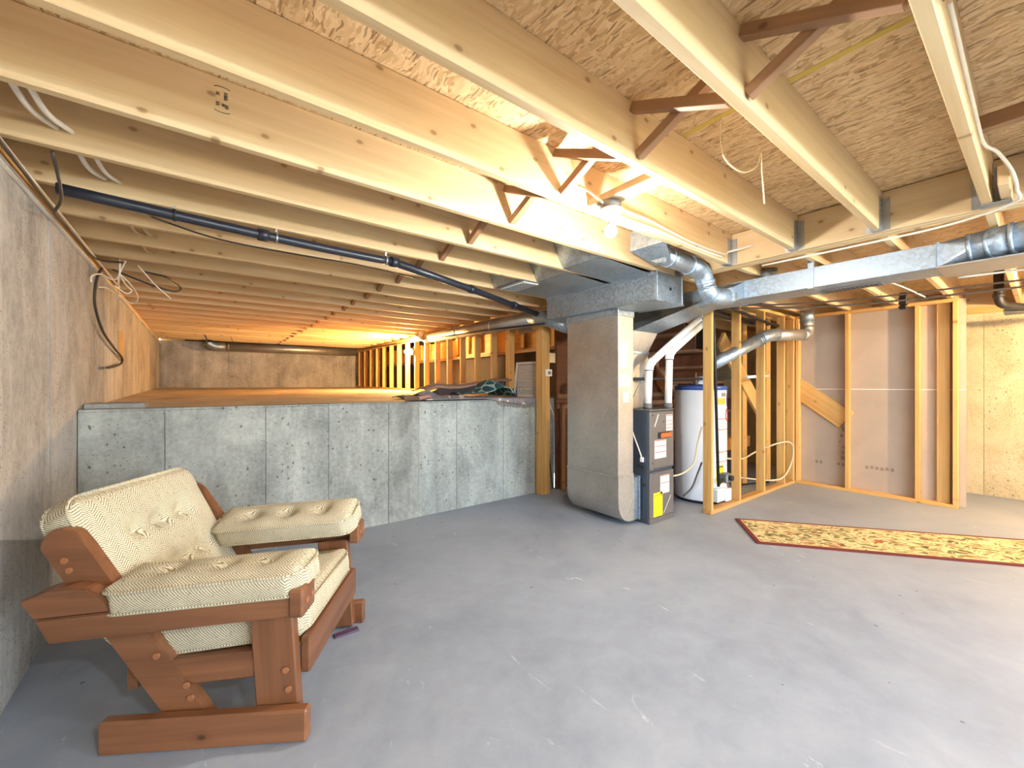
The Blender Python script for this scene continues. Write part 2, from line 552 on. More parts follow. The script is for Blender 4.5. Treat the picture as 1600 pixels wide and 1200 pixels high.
# ------------------------------------------------------------------ lamp builder
def lamp(label, base, power, colour, downward=True):
    t = thing('lampholder', label, 'lamp', base)
    x, y, z = base
    if downward:
        A = Matrix.Translation(base)
    else:  # axis of the holder points along -x
        A = Matrix.Translation(base) @ Matrix.Rotation(-PI / 2, 4, 'Y') @ Matrix.Rotation(PI, 4, 'X')
    lathe('junction_box', [(.052, 0), (.052, -.038)], (0, 0, 0), GREYBOX, t, 8, A)
    lathe('porcelain_holder', [(.057, -.038), (.058, -.046), (.050, -.056), (.030, -.066), (.022, -.078), (.022, -.095)], (0, 0, 0), PORC, t, 28, A)
    lathe('bulb_collar', [(.013, -.095), (.015, -.108), (.022, -.122)], (0, 0, 0), WPLAST, t, 20, A)
    r = .030
    E = power / (PI * 4 * PI * r * r) * 1.0
    g = m_emit('bulb_glow', colour, E)
    prof = [(.022, -.122)] + [(r * math.sin(a), -.146 - r * math.cos(a) * -1 - 0) for a in ()]
    prof = [(max(.0015, r * math.sin(a)), -.147 + r * math.cos(a)) for a in [PI * k / 10 for k in range(2, 11)]]
    lathe('bulb', prof, (0, 0, 0), g, t, 16, A)
    return t


# ================================================================== STRUCTURE
XL, YS, XR = -.60, 3.70, 7.27          # left wall face, step wall face, right wall face
ZJ, ZD = 2.19, 2.425                   # joist underside, deck underside

floor = box('floor', (XL - .2, XR + .2), (-3.4, YS + .05), (-.12, 0), FLOOR)
tag(floor, kind='structure')


def panel_wall(name, axis, face, back, spans, z0, z1, mat, seamz=None):
    """cast wall: a core with the imprint of each form board as a slightly proud panel"""
    lo, hi = spans[0], spans[-1]
    s = 1 if face > back else -1
    core = face - s * .012
    args = {'x': ((min(core, back), max(core, back)), (lo, hi), (z0, z1)), 'y': ((lo, hi), (min(core, back), max(core, back)), (z0, z1))}[axis]
    wl = box(name, *args, mat)
    tag(wl, kind='structure')
    rr = random.Random(len(spans) * 3 + int(abs(face) * 10))
    for a, b in zip(spans[:-1], spans[1:]):
        p = face + s * rr.uniform(-.004, .002)
        lo_, hi_ = min(core, p), max(core, p)
        g = .0015
        if axis == 'x': box('form_panel', (lo_, hi_), (a + g, b - g), (z0, z1), mat, wl, .0012)
        else: box('form_panel', (a + g, b - g), (lo_, hi_), (z0, z1), mat, wl, .0012)
    return wl


def steps(a, b, lst):
    out = [a]
    i = 0
    while out[-1] + lst[i % len(lst)] < b - .15:
        out.append(out[-1] + lst[i % len(lst)])
        i += 1
    return out + [b]


wall_left = panel_wall('wall_left', 'x', XL, XL - .2, steps(-3.4, 10.95, [.61, .61, .33, .61]), 0, 2.118, WALLC)
wall_step = panel_wall('wall_step', 'y', YS, YS + .2, steps(XL, 3.50, [.42, .60, .46, .52, .30]), 0, 1.10, STEPC)
box('wall_cap', (XL, 3.50), (YS + .001, YS + .2), (1.10, 1.118), STEPC, wall_step, .004)
box('wall_return', (3.30, 3.50), (YS + .2, YS + 1.2), (0, 1.10), STEPC, wall_step)
wall_back = panel_wall('wall_back', 'y', 10.80, 11.0, steps(XL, 4.2, [.52, .61, .42, .61]), 1.0, 2.188, WALLC)
wall_right = panel_wall('wall_right', 'x', XR, XR + .2, steps(-3.4, 3.9, [.7, .61, .61]), 0, 2.118, RIGHTC)
wall_rear = panel_wall('wall_rear', 'y', -3.2, -3.4, steps(XL, 1.0, [.61, .61, .61]), 0, 2.118, WALLC)
wall_rear2 = panel_wall('wall_rear', 'y', -3.2, -3.4, steps(4.4, XR, [.61, .61, .61]), 0, 2.118, WALLC)
box('door_head', (1.0, 4.4), (-3.4, -3.2), (2.03, 2.118), STUD, wall_rear)
door = box('added_door', (1.0, 4.4), (-3.36, -3.24), (.0, .05), WPLAST)  # unseen glazed door, added to bring cool daylight onto the floor
tag(door, kind='structure')
for x in (1.03, 2.13, 2.70, 3.27, 4.37): box('door_stile', (x - .03, x + .03), (-3.34, -3.26), (.05, 2.03), WPLAST, door)
box('door_rail', (1.0, 4.4), (-3.34, -3.26), (1.97, 2.03), WPLAST, door)
for x0, x1 in ((1.06, 2.10), (2.16, 2.67), (2.73, 3.24), (3.30, 4.34)): box('door_pane', (x0, x1), (-3.303, -3.297), (.05, 1.97), GLASS, door)
patio = box('ground', (-4, 10), (-12, -3.4), (-.25, -.10), RIGHTC)  # unseen ground by the added door, put in to block sky from below
tag(patio, kind='structure')
wall_end = box('wall_end', (4.1, XR + .2), (3.75, 3.9), (0, 2.42), DARKST)  # unseen closing wall, added to stop sky light leaking in
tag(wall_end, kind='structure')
box('leak_infill', (4.10, 4.2), (3.75, 11), (0, 2.42), DARKST, wall_end)  # unseen filler, added against light leaks beside the crawlspace

# crawlspace slab: rises gently towards the back
bm = bmesh.new()
nx, ny = 20, 24
g = [[bm.verts.new((XL - .1 + (4.4 - XL) * i / nx, 3.88 + (10.9 - 3.88) * j / ny,
                    1.112 + .125 * (j / ny) ** .8 + .006 * mnoise.noise((i * .6, j * .7, 1)))) for i in range(nx + 1)] for j in range(ny + 1)]
for j in range(ny):
    for i in range(nx): bm.faces.new((g[j][i], g[j][i + 1], g[j + 1][i + 1], g[j + 1][i])).smooth = True
slab = mob('floor_crawlspace', bm, SLABC)
tag(slab, kind='structure')
box('form_block', (XL, -.30), (3.86, 4.16), (1.10, 1.150), STEPC, slab, .006)

# sill plates and gasket on the left wall
sill = plank('trim_1', (XL - .07, -3.3, 2.171), (XL - .07, 10.9, 2.171), .14, .038, STUD)
tag(sill, kind='structure')
bm = bmesh.new()
N = 160
gv = []
for i in range(N + 1):
    y = -3.3 + 14.2 * i / N
    o = .022 + .018 * mnoise.noise((y * 2.3, 0, 3)) + .01 * mnoise.noise((y * 9, 4, 0))
    gv.append([bm.verts.new(p) for p in ((XL - .06, y, 2.152), (XL + .006, y, 2.150), (XL + .012, y, 2.150 - o), (XL - .002, y, 2.146 - o), (XL - .06, y, 2.120))])
for i in range(N):
    for k in range(5): bm.faces.new((gv[i][k], gv[i][(k + 1) % 5], gv[i + 1][(k + 1) % 5], gv[i + 1][k]))
gask = mob('sill_gasket', bm, FOAM, sill)
plank('sill_plate', (XR + .07, -3.3, 2.154), (XR + .07, 3.8, 2.154), .14, .070, STUD, sill)
plank('rim_board', (XL - .12, -3.3, 2.307), (XL - .12, 10.9, 2.307), .038, .235, PINE, sill)
plank('rim_board', (XR + .12, -3.3, 2.307), (XR + .12, 3.8, 2.307), .038, .235, PINE, sill)
plank('rim_board', (XL, 10.95, 2.307), (7.3, 10.95, 2.307), .038, .235, PINE, sill)
plank('rim_board', (XL, -3.3, 2.307), (7.3, -3.3, 2.307), .038, .235, PINE, sill)

# ceiling: deck with OSB sheets, joists, bridging, hangers
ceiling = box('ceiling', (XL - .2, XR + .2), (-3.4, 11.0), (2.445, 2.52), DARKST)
tag(ceiling, kind='structure')
ys = .182 - 1.29 * 3
row = 0
while ys < 10.9:
    x0 = 1.78 - 2.44 * 2 + (1.22 if row % 2 == 0 else 0)
    while x0 < XR + .1:
        a, b = max(x0, XL - .19), min(x0 + 2.44, XR + .19)
        if b - a > .05:
            box('osb_sheet', (a + .0015, b - .0015), (max(ys, -3.39) + .0015, min(ys + 1.29, 10.99) - .0015), (ZD + .001, ZD + .019), OSB, ceiling, .001)
        x0 += 2.44
    ys += 1.29
    row += 1
box('seam_mark', (1.765, 1.792), (.205, 1.04), (ZD - .0006, ZD + .001), YELG, ceiling)

JT = .038
joist_y = [.182 + .43 * k for k in range(-8, 25)]      # centres
joists = []
for k, y in enumerate(joist_y):
    xe = 3.225 if y < 4.3 else 3.36
    j = plank('joist', (XL - .10, y, (ZJ + ZD) / 2), (xe, y, (ZJ + ZD) / 2), JT, ZD - ZJ, PINE, ceiling)
    joists.append(j)
    if y < 3.6:                                        # the bay beyond the beam
        plank('joist', (3.345, y, (ZJ + ZD) / 2), (7.37, y, (ZJ + ZD) / 2), JT, ZD - ZJ, PINE, ceiling)
        if -.5 < y:
            bm = bmesh.new()
            for s in (-1, 1):
                y1 = y + s * (JT / 2 + .0012)
                box_bm(bm, 3.155, 3.223, min(y1, y1 + s * .0015), max(y1, y1 + s * .0015), ZJ - .002, ZJ + .19)
                box_bm(bm, 3.219, 3.2235, min(y1, y1 + s * .036), max(y1, y1 + s * .036), ZJ, ZJ + .19)
                for q in range(6):
                    zz = ZJ + .02 + .03 * q
                    box_bm(bm, 3.214, 3.220, y1 + s * .014 - .004, y1 + s * .014 + .004, zz - .004, zz + .004)
                    box_bm(bm, 3.185, 3.193, y1 + s * .002 - .003, y1 + s * .002 + .003, zz - .004, zz + .004)
            box_bm(bm, 3.155, 3.223, y - JT / 2 - .002, y + JT / 2 + .002, ZJ - .004, ZJ - .001)
            mob('joist_hanger', bm, STEEL, j)
# the doubled joist at the right of the picture
plank('joist', (XL - .10, .182 - .40 + .0, (ZJ + ZD) / 2), (3.225, .182 - .40, (ZJ + ZD) / 2), JT, ZD - ZJ, PINE, ceiling)
plank('joist_block', (2.93, .118, ZJ + .05), (3.222, .118, ZJ + .05), .038, .09, PINE, ceiling)
box('joist_shoe', (3.15, 3.224), (.10, .205), (ZJ - .006, ZJ - .004), STEEL, ceiling)
# ink stamp on the joist face
stampj = joists[13 - 1]
# cross bridging, one X of two struts per bay
for k in range(3, len(joist_y) - 1):
    y0, y1 = joist_y[k] + JT / 2, joist_y[k + 1] - JT / 2
    xb = 1.40 + (.02 if k % 2 else 0)
    if abs(y0 - .2) < .1 or y0 < 0: xb = 1.40
    plank('bridging_strut', (xb - .02, y0 + .004, ZJ + .028), (xb - .02, y1 - .004, ZD - .028), .036, .038, OLDW, ceiling, up=(0, 0, 1), bev=.002)
    plank('bridging_strut', (xb + .02, y0 + .004, ZD - .028), (xb + .02, y1 - .004, ZJ + .028), .036, .038, OLDW, ceiling, up=(0, 0, 1), bev=.002)
# blocking seen at the right edge
plank('blocking', (2.50, .20, ZJ + .13), (2.50, -.20, ZJ + .13), .038, .06, OLDW, ceiling)

# girder of three plies that the joists hang from
beam = plank('beam', (3.245, -3.3, (ZJ + ZD) / 2 - .004), (3.245, 4.15, (ZJ + ZD) / 2 - .004), .038, ZD - ZJ, PINE)
tag(beam, kind='structure')
for q in (1, 2):
    plank('beam_ply', (3.245 + .0385 * q, -3.3, (ZJ + ZD) / 2 - .004 - .002 * q), (3.245 + .0385 * q, 4.15, (ZJ + ZD) / 2 - .004 - .002 * q), .038, ZD - ZJ, PINE, beam)
plank('header_board', (3.29, 3.68, 2.06), (3.29, 4.14, 2.06), .038, .10, STUD, beam)
plank('header_board', (3.25, 3.68, 1.965), (3.25, 4.14, 1.965), .038, .07, STUD, beam)
box('splice_plate', (3.225, 3.2305), (3.82, 4.06), (1.935, 1.995), STEEL, beam)

# ------------------------------------------------------------------ stud walls
knee = plank('wall_knee', (3.245, 4.17, 2.171), (3.245, 10.78, 2.171), .089, .036, STUD)
tag(knee, kind='structure')
plank('top_plate', (3.245, 4.17, 2.133), (3.245, 10.78, 2.133), .089, .037, STUD, knee)
plank('bottom_plate', (3.245, 4.17, 1.150), (3.245, 7.4, 1.196), .089, .038, STUD, knee)
plank('bottom_plate', (3.245, 7.4, 1.196), (3.245, 10.78, 1.252), .089, .038, STUD, knee)
ky = [4.25, 4.292] + [4.64 + .418 * i for i in range(15)]
for y in ky:
    zb = 1.168 + .108 * max(0, (y - 4.2) / 6.5) - .004
    plank('stud', (3.245, y, zb), (3.245, y, 2.113), .038, .089, STUD, knee, up=(1, 0, 0))
# dark wall of the stair enclosure beyond the knee wall, with its wooden rim and hanging blocks
box('leak_base', (XL - .2, 4.2), (3.95, 10.9), (.9, 1.0), DARKST, slab)  # unseen sheet under the slab, added to block light leaks
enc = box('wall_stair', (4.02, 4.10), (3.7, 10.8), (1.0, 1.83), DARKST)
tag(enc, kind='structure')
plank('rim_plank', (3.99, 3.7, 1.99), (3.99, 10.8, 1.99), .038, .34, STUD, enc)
plank('ledger', (3.95, 3.7, 1.80), (3.95, 10.8, 1.80), .06, .05, OLDW, enc)
for i in range(16):
    y = 4.45 + .40 * i
    plank('hanging_block', (3.94, y, 1.85), (3.94, y, 2.17), .038, .075, STUD, enc, up=(0, 1, 0))
# stained sheathing to the right of the ledge and behind the furnace
back = box('wall_sheathing', (3.50, 6.30), (3.66, 3.70), (0, 2.18), DARKW)
tag(back, kind='structure')
for i, z in enumerate((1.02, 1.14)):
    plank('sheathing_rail', (3.50, 3.645, z), (6.3, 3.645, z), .03, .06, OLDW, back)
plank('sheathing_stud', (3.56, 3.62, 0), (3.56, 3.62, 1.05), .038, .06, OLDW, back, up=(1, 0, 0))

# utility wall: studs along x
util = plank('wall_utility', (4.0, 2.045, 2.16), (6.25, 2.045, 2.16), .089, .036, STUD)
tag(util, kind='structure')
plank('bottom_plate', (4.0, 2.045, .019), (6.25, 2.045, .019), .089, .038, STUD, util)
for x in (4.030, 4.636, 5.262, 5.868, 6.180):
    plank('stud', (x, 2.045, .038), (x, 2.045, 2.142), .038, .089, STUD, util, up=(0, 1, 0))
for x, y, wd in ((5.55, 2.36, .12), (6.12, 2.30, .14)):
    plank('back_stud', (x, y, .0), (x, y, 2.18), .038, wd, STUD, util, up=(1, 0, 0))

# partition with drywall on its far side, studs along y
part = plank('wall_partition', (6.245, .55, 2.160), (6.245, 2.09, 2.160), .089, .036, STUD)
tag(part, kind='structure')
plank('bottom_plate', (6.245, .55, .019), (6.245, 2.0, .019), .089, .038, STUD, part)
for y in (1.975, 1.459, .851, .569):
    plank('stud', (6.245, y, .038), (6.245, y, 2.142), .038, .089, STUD, part, up=(1, 0, 0))
plank('stud', (6.29 - .02, .66, .038), (6.27, .66, 2.142), .10, .03, STUD, part, up=(1, 0, 0))
for z0, z1 in ((.012, 1.229), (1.2315, 2.178)):
    box('drywall_sheet', (6.292, 6.305), (.50, 2.09), (z0, z1), DRYW, part)
box('panel_tape', (6.2905, 6.2915), (.50, 2.09), (1.226, 1.234), WPLAST, part)
plank('diagonal_brace', (6.272, 2.06, 1.295), (6.272, 1.478, .850), .036, .235, STUD, part)
bm = bmesh.new()
rr = random.Random(4)
yy = 1.80
while yy > 1.05:
    if rr.random() < .75:
        box_bm(bm, 6.2900, 6.2915, yy - .028, yy, .285 + rr.uniform(0, .012), .318 + rr.uniform(0, .01))
    yy -= .045
tag(mob('faded_print', bm, FAINT, part), kind='stuff')
bm = bmesh.new()
for k in range(9):
    y, z = 1.52 + rr.uniform(-.05, .05), .36 + .07 * k
    box_bm(bm, 6.2902, 6.2918, y - rr.uniform(.01, .03), y + .012, z, z + rr.uniform(.015, .06))
tag(mob('water_mark', bm, FAINT, part), kind='stuff')

# ================================================================== STAIRS behind the studs
st = thing('staircase', 'unfinished wooden staircase seen from behind through the utility wall studs', 'staircase', (5.5, 2.6, 0))
plank('stringer', (4.90, 2.335, 1.83), (6.16, 2.335, .80), .038, .20, STUD, st)
plank('stringer', (4.45, 3.30, 2.17), (6.16, 3.30, .80), .038, .22, OLDW, st)
for k in range(7):
    x, z = 4.50 + .24 * k, 2.10 - .195 * k
    plank('tread', (x, 2.62, z), (x, 3.28, z), .26, .034, OLDW, st, up=(0, 0, 1))
    plank('riser', (x + .12, 2.62, z - .10), (x + .12, 3.28, z - .10), .02, .17, DARKW, st, up=(0, 0, 1))
ld = thing('landing_platform', 'low stair landing with dark skirt sheet behind the utility wall studs', 'platform', (5.5, 2.62, 0))
box('skirt_sheet', (4.95, 6.24), (2.60, 2.61), (.0, .42), NAVY, ld)
plank('rim_joist', (4.90, 2.58, .49), (6.24, 2.58, .49), .038, .15, STUD, ld)
box('landing_deck', (4.90, 6.24), (2.61, 3.3), (.55, .57), OLDW, ld)

# ================================================================== SUPPORT POST, thermostat, switch
po = thing('support_post', 'built-up timber post standing in front of the step wall end', 'post', (3.24, 3.62, 0))
for i, x in enumerate((3.198, 3.2375, 3.277)):
    plank('post_ply', (x, 3.62, 0), (x, 3.62, 2.10 if i else 2.085), .038, .115, STUD, po, up=(0, 1, 0))
th = thing('thermostat', 'small white square thermostat on the timber post', 'thermostat', (3.268, 3.56, 1.42))
box('thermostat_case', (3.222, 3.312), (3.538, 3.561), (1.383, 1.464), WPLAST, th, .004)
box('thermostat_dial', (3.245, 3.29), (3.533, 3.538), (1.405, 1.442), GREYBOX, th, .002)
sw = thing('switch_box', 'beige electrical switch plate fixed to the right side of the post', 'switch', (3.36, 3.60, 1.60))
box('switch_plate', (3.29, 3.40), (3.575, 3.588), (1.545, 1.662), PEX, sw, .004)
box('switch_toggle', (3.342, 3.352), (3.562, 3.576), (1.592, 1.615), WPLAST, sw, .001)
tag(tube('post_cord', [(3.305, 3.60, 1.10), (3.33, 3.58, 1.02), (3.37, 3.57, .92)], .0045, CABW, None, 6, 5),
    'short white cord end dangling beside the timber post', 'cord')
tag(tube('floor_conduit', [(3.31, 3.63, 1.0), (3.325, 3.63, .6), (3.40, 3.62, .03)], .008, BLACK, None, 8, 5),
    'thin dark cable running down to the floor beside the timber post', 'cable')

# ================================================================== RETURN DUCT, FURNACE, PLENUM
rd = thing('return_riser', 'tall flat galvanized return duct riser left of the furnace', 'duct', (3.05, 2.6, .04))
X0, X1, Y0, Y1 = 2.95, 3.165, 2.30, 2.93
box('riser_shaft', (X0, X1), (Y0, Y1), (.44, 1.955), GALVW, rd, .003)
box('riser_seam', (X0 - .006, X1 + .004), (Y0 - .005, Y1 + .004), (.445, .475), GALVW, rd, .004)
box('riser_collar', (X0 - .010, X1 + .006), (Y0 - .008, Y1 + .006), (1.895, 1.957), GALV, rd, .004)
prof = [(X0, .455), (X0, .24)]
for k in range(1, 9):
    a = PI + PI / 2 * k / 8
    prof.append((X0 + .17 + .17 * math.cos(a), .24 + .20 * math.sin(a)))
prof += [(X1 + .02, .04), (X1 + .02, .40), (X1, .455)]
prism('riser_boot', prof, 'y', Y0 - .001, Y1 + .001, GALVW, rd)
prism('gore_crease', [(X1 - .11, .10), (X1 + .012, .26), (X1 + .012, .268), (X1 - .118, .106)], 'y', Y0 - .004, Y0, GALVW, rd)
bm = bmesh.new()
box_bm(bm, X1 + .02, X1 + .034, Y0 - .012, Y1, .045, .43)
box_bm(bm, X1 + .034, X1 + .060, Y0 + .006, Y1, .045, .425)
box_bm(bm, X1 + .060, X1 + .078, Y0 - .02, Y1, .04, .44)
mob('boot_flange', bm, GALV, rd)
for z0, z1, x0, x1, m in ((1.435, 1.655, 2.966, 3.075, PAPER), (1.262, 1.378, 2.962, 3.055, PAPER), (1.268, 1.36, 3.075, 3.12, LBLW), (1.125, 1.215, 3.012, 3.092, PAPER)):
    box('paper_label', (x0, x1), (Y0 - .003, Y0 - .0005), (z0, z1), m, rd)

tr = thing('return_air_duct', 'galvanized rectangular trunk duct overhead on top of the flat riser', 'duct', (3.05, 2.5, 1.96))
box('trunk_body', (2.88, 3.24), (1.885, 3.16), (1.958, 2.178), GALV, tr, .003)
box('trunk_end_cap', (2.876, 3.244), (1.868, 1.884), (1.954, 2.182), GALVD, tr, .003)
for x in (2.8775, 3.2425):
    box('corner_cleat', (x - .006, x + .006), (1.862, 1.874), (1.945, 2.188), GALV, tr, .002)
prism('bottom_lip', [(2.86, 1.955), (3.26, 1.955), (3.26, 1.946), (2.86, 1.946)], 'y', 1.86, 2.29, GALVD, tr)
box('top_lip', (2.868, 2.88), (1.90, 3.165), (2.160, 2.186), GALV, tr, .003)
bm = bmesh.new()
tube_bm(bm, [(3.06, 1.866, 2.06), (3.06, 1.861, 2.06)], .013, 12)
mob('cap_hole', bm, BLACK, tr)
box('wire_tag', (2.96, 3.01), (1.86, 1.93), (1.948, 1.953), m_plain('green_tape', lin(70, 130, 60), .6), tr)
# sheet-metal panning of the joist bays that feed the trunk
for i, (k, xs, xb) in enumerate(((12, 2.26, 2.14), (13, 2.36, 2.25))):
    ya, yb = joist_y[k] + JT / 2 + .003, joist_y[k + 1] - JT / 2 - .003
    pyd('bay_closure', [(xs, ya, ZJ), (xs + .02, yb, ZJ), (xb, yb, ZD - .01), (xb - .02, ya, ZD - .01)], [(0, 1, 2, 3)], GALVD, tr)
    pyd('bay_slope', [(xs, ya, ZJ + .002), (2.87, ya, 2.168), (2.87, yb, 2.168), (xs + .02, yb, ZJ + .002)], [(0, 1, 2, 3)], GALVD, tr)
pyd('bay_closure', [(2.22, joist_y[14] + .023, ZJ + .002), (2.22, joist_y[15] - .023, ZJ + .002), (2.12, joist_y[15] - .023, ZD - .01), (2.12, joist_y[14] + .023, ZD - .01)], [(0, 1, 2, 3)], GALVD, tr)
pyd('bay_pan', [(2.22, 2.74, ZJ - .004), (2.875, 2.74, ZJ - .008), (2.875, 3.16, ZJ - .008), (2.22, 3.16, ZJ - .004)], [(0, 1, 2, 3)], GALVD, tr)
vg = box('air_grille', (2.25, 2.42), (2.765, 3.12), (ZJ - .016, ZJ - .008), WPLAST, tr, .002)
for q in range(9):
    y = 2.79 + .037 * q
    box('grille_slat', (2.265, 2.405), (y, y + .012), (ZJ - .020, ZJ - .016), GREYBOX, vg)

fu = thing('furnace', 'grey upright gas furnace with white warning stickers and yellow energy label', 'furnace', (3.46, 2.55, 0))
FX0, FX1, FY, FT = 3.262, 3.655, 2.190, 1.04
box('cabinet', (FX0, FX1), (FY + .022, 2.90), (.012, FT), FURND, fu, .004)
box('base_rail', (FX0 + .004, FX1 - .004), (FY + .004, 2.89), (0, .05), FURN, fu, .003)
box('top_flange', (FX0 - .004, FX1 + .004), (FY, 2.904), (FT, FT + .012), FURN, fu, .002)
ud = box('upper_door', (FX0 + .002, FX1 - .002), (FY, FY + .022), (.492, FT - .006), FURN, fu, .007)
ldr = box('lower_door', (FX0 + .002, FX1 - .002), (FY, FY + .022), (.052, .472), FURN, fu, .007)
box('door_rib', (FX0 + .05, FX1 - .02), (FY - .006, FY), (.498, .512), FURND, ud, .003)
box('door_rib', (FX0 + .05, FX1 - .02), (FY - .006, FY), (.452, .466), FURN, ldr, .003)


def sticker(name, x0, x1, z0, z1, mat, parent, reds=(), head=False):
    s = box(name, (x0, x1), (FY - .0015, FY - .0003), (z0, z1), mat, parent)
    for a in reds:
        z = z1 - a * (z1 - z0)
        box('red_line', (x0 + .004, x1 - .004), (FY - .0022, FY - .0016), (z - .004, z + .003), REDLN, s)
    return s


sticker('warning_sticker', 3.522, 3.628, .845, .995, LBLW, ud, (.06, .36, .6, .82))
sticker('warning_sticker', 3.332, 3.520, .598, .768, LBLW, ud, (.03, .34, .66))
emb = box('name_badge', (3.388, 3.578), (FY - .018, FY), (.782, .838), BLACK, ud, .006)
box('badge_plate', (3.405, 3.578), (FY - .024, FY - .017), (.788, .832), ORNG, emb, .004)
plank('sight_strip', (3.332, FY - .002, .895), (3.392, FY - .002, 1.005), .003, .010, WPLAST, ud, up=(1, 0, 0), bev=0)
bm = bmesh.new()
for x, z in ((3.48, .935), (3.30, 1.00), (3.30, .56)): tube_bm(bm, [(x, FY + .001, z), (x, FY - .004, z)], .006, 8)
tag(mob('door_screw', bm, BLACK, ud), kind='stuff')
sticker('rating_sticker', 3.424, 3.572, .262, .432, LBLW, ldr, (.03, .42))
ysl = sticker('energy_label', 3.316, 3.460, .062, .282, LBLY, ldr)
fd = bpy.data.curves.new('label_heading', 'FONT')
fd.body = 'ENERGUIDE'
fd.size = .026
fd.materials.append(INK)
ft = bpy.data.objects.new('heading_curve', fd)
ft = bpy.data.objects.new('label_heading', bpy.data.meshes.new_from_object(ft))
put(ft, ysl, Matrix.Translation((3.318, FY - .0024, .246)) @ Matrix.Rotation(PI / 2, 4, 'X'))
plank('door_scratch', (3.48, FY - .001, .075), (3.60, FY - .001, .225), .001, .005, WPLAST, ldr, up=(1, 0, 0), bev=0)
bm = bmesh.new()
tube_bm(bm, smooth_path([(FX0 - .012, 2.42, 1.05), (FX0 - .02, 2.38, .88), (FX0 - .012, 2.30, .68), (FX0 - .008, 2.27, .60)], 6), .0065, 8)
mob('whip_cable', bm, CABW, fu)
box('cable_clamp', (FX0 - .022, FX0), (2.252, 2.285), (.568, .612), WPLAST, fu, .004)
for y, z in ((2.30, .53), (2.26, .52), (2.44, .80), (2.245, .36)):
    tube('side_plug', [(FX0 + .002, y, z), (FX0 - .016, y, z)], .011, BLACK, fu, 10)
tube('gas_flex', [(FX1 + .002, 2.30, .56), (FX1 + .03, 2.28, .52), (FX1 + .02, 2.27, .44), (FX1 + .01, 2.28, .40)], .010, COPPER, fu, 8, 5)
box('condensate_box', (FX1 + .002, FX1 + .05), (2.24, 2.31), (.20, .36), DARKW, fu, .004)

pl = thing('supply_plenum', 'sheet metal plenum standing on top of the furnace', 'duct', (3.46, 2.7, 1.05))
box('plenum_body', (3.30, 3.615), (2.45, 2.89), (FT + .013, 1.60), GALVW, pl, .003)
box('plenum_seam', (3.292, 3.623), (2.442, 2.89), (1.585, 1.612), GALV, pl, .003)
pyd('plenum_hood', [(3.30, 2.45, 1.61), (3.615, 2.45, 1.61), (3.615, 2.89, 1.61), (3.30, 2.89, 1.61), (3.30, 2.40, 1.80), (3.70, 2.40, 1.80), (3.70, 2.89, 1.80), (3.30, 2.89, 1.80)],
    [(0, 1, 5, 4), (1, 2, 6, 5), (2, 3, 7, 6), (3, 0, 4, 7), (4, 5, 6, 7), (0, 3, 2, 1)], GALVW, pl)
pyd('plenum_transition', [(3.30, 2.40, 1.80), (3.70, 2.40, 1.80), (3.70, 2.89, 1.80), (3.30, 2.89, 1.80), (3.62, 1.90, 2.03), (4.02, 1.90, 2.03), (4.02, 2.70, 2.14), (3.62, 2.70, 2.14)],
    [(0, 1, 5, 4), (1, 2, 6, 5), (2, 3, 7, 6), (3, 0, 4, 7), (4, 5, 6, 7)], GALVD, pl)
plank('plenum_edge', (3.30, 2.446, 1.07), (3.56, 2.446, 1.40), .006, .012, GALV, pl, up=(1, 0, 0), bev=0)
tag(box('control_box', (3.19, 3.24), (2.40, 2.46), (1.375, 1.47), PEX, None, .004), 'small cream control box between the riser and the plenum', 'box')
for i, (x, c) in enumerate(((3.195, BLACK), (3.208, CABB), (3.222, CABB))):
    tag(tube('control_wire', [(x, 2.40 - .02 * i, 1.955), (x + .008, 2.42, 1.78), (x - .006, 2.41, 1.60), (x + .004, 2.42, 1.475)], .006, c, None, 6, 5),
        ('thicker black wire nearest the flat riser above the cream box', 'middle of three dark wires hanging above the cream box', 'dark wire nearest the plenum above the cream box')[i], 'wire', 'wires to the cream control box')
tag(tube('crossing_pipe', [(3.17, 2.36, 1.335), (3.9, 2.34, 1.345), (4.62, 2.335, 1.35), (5.0, 2.2, 1.365)], .013, BLACK, None, 10),
    'thin dark horizontal pipe crossing behind the white vent pipes', 'pipe')
tag(tube('pipe_sleeve', [(5.02, 2.10, 1.372), (5.62, 2.10, 1.395)], .017, PVC, None, 12), 'short white horizontal pipe sleeve between the utility wall studs', 'pipe')

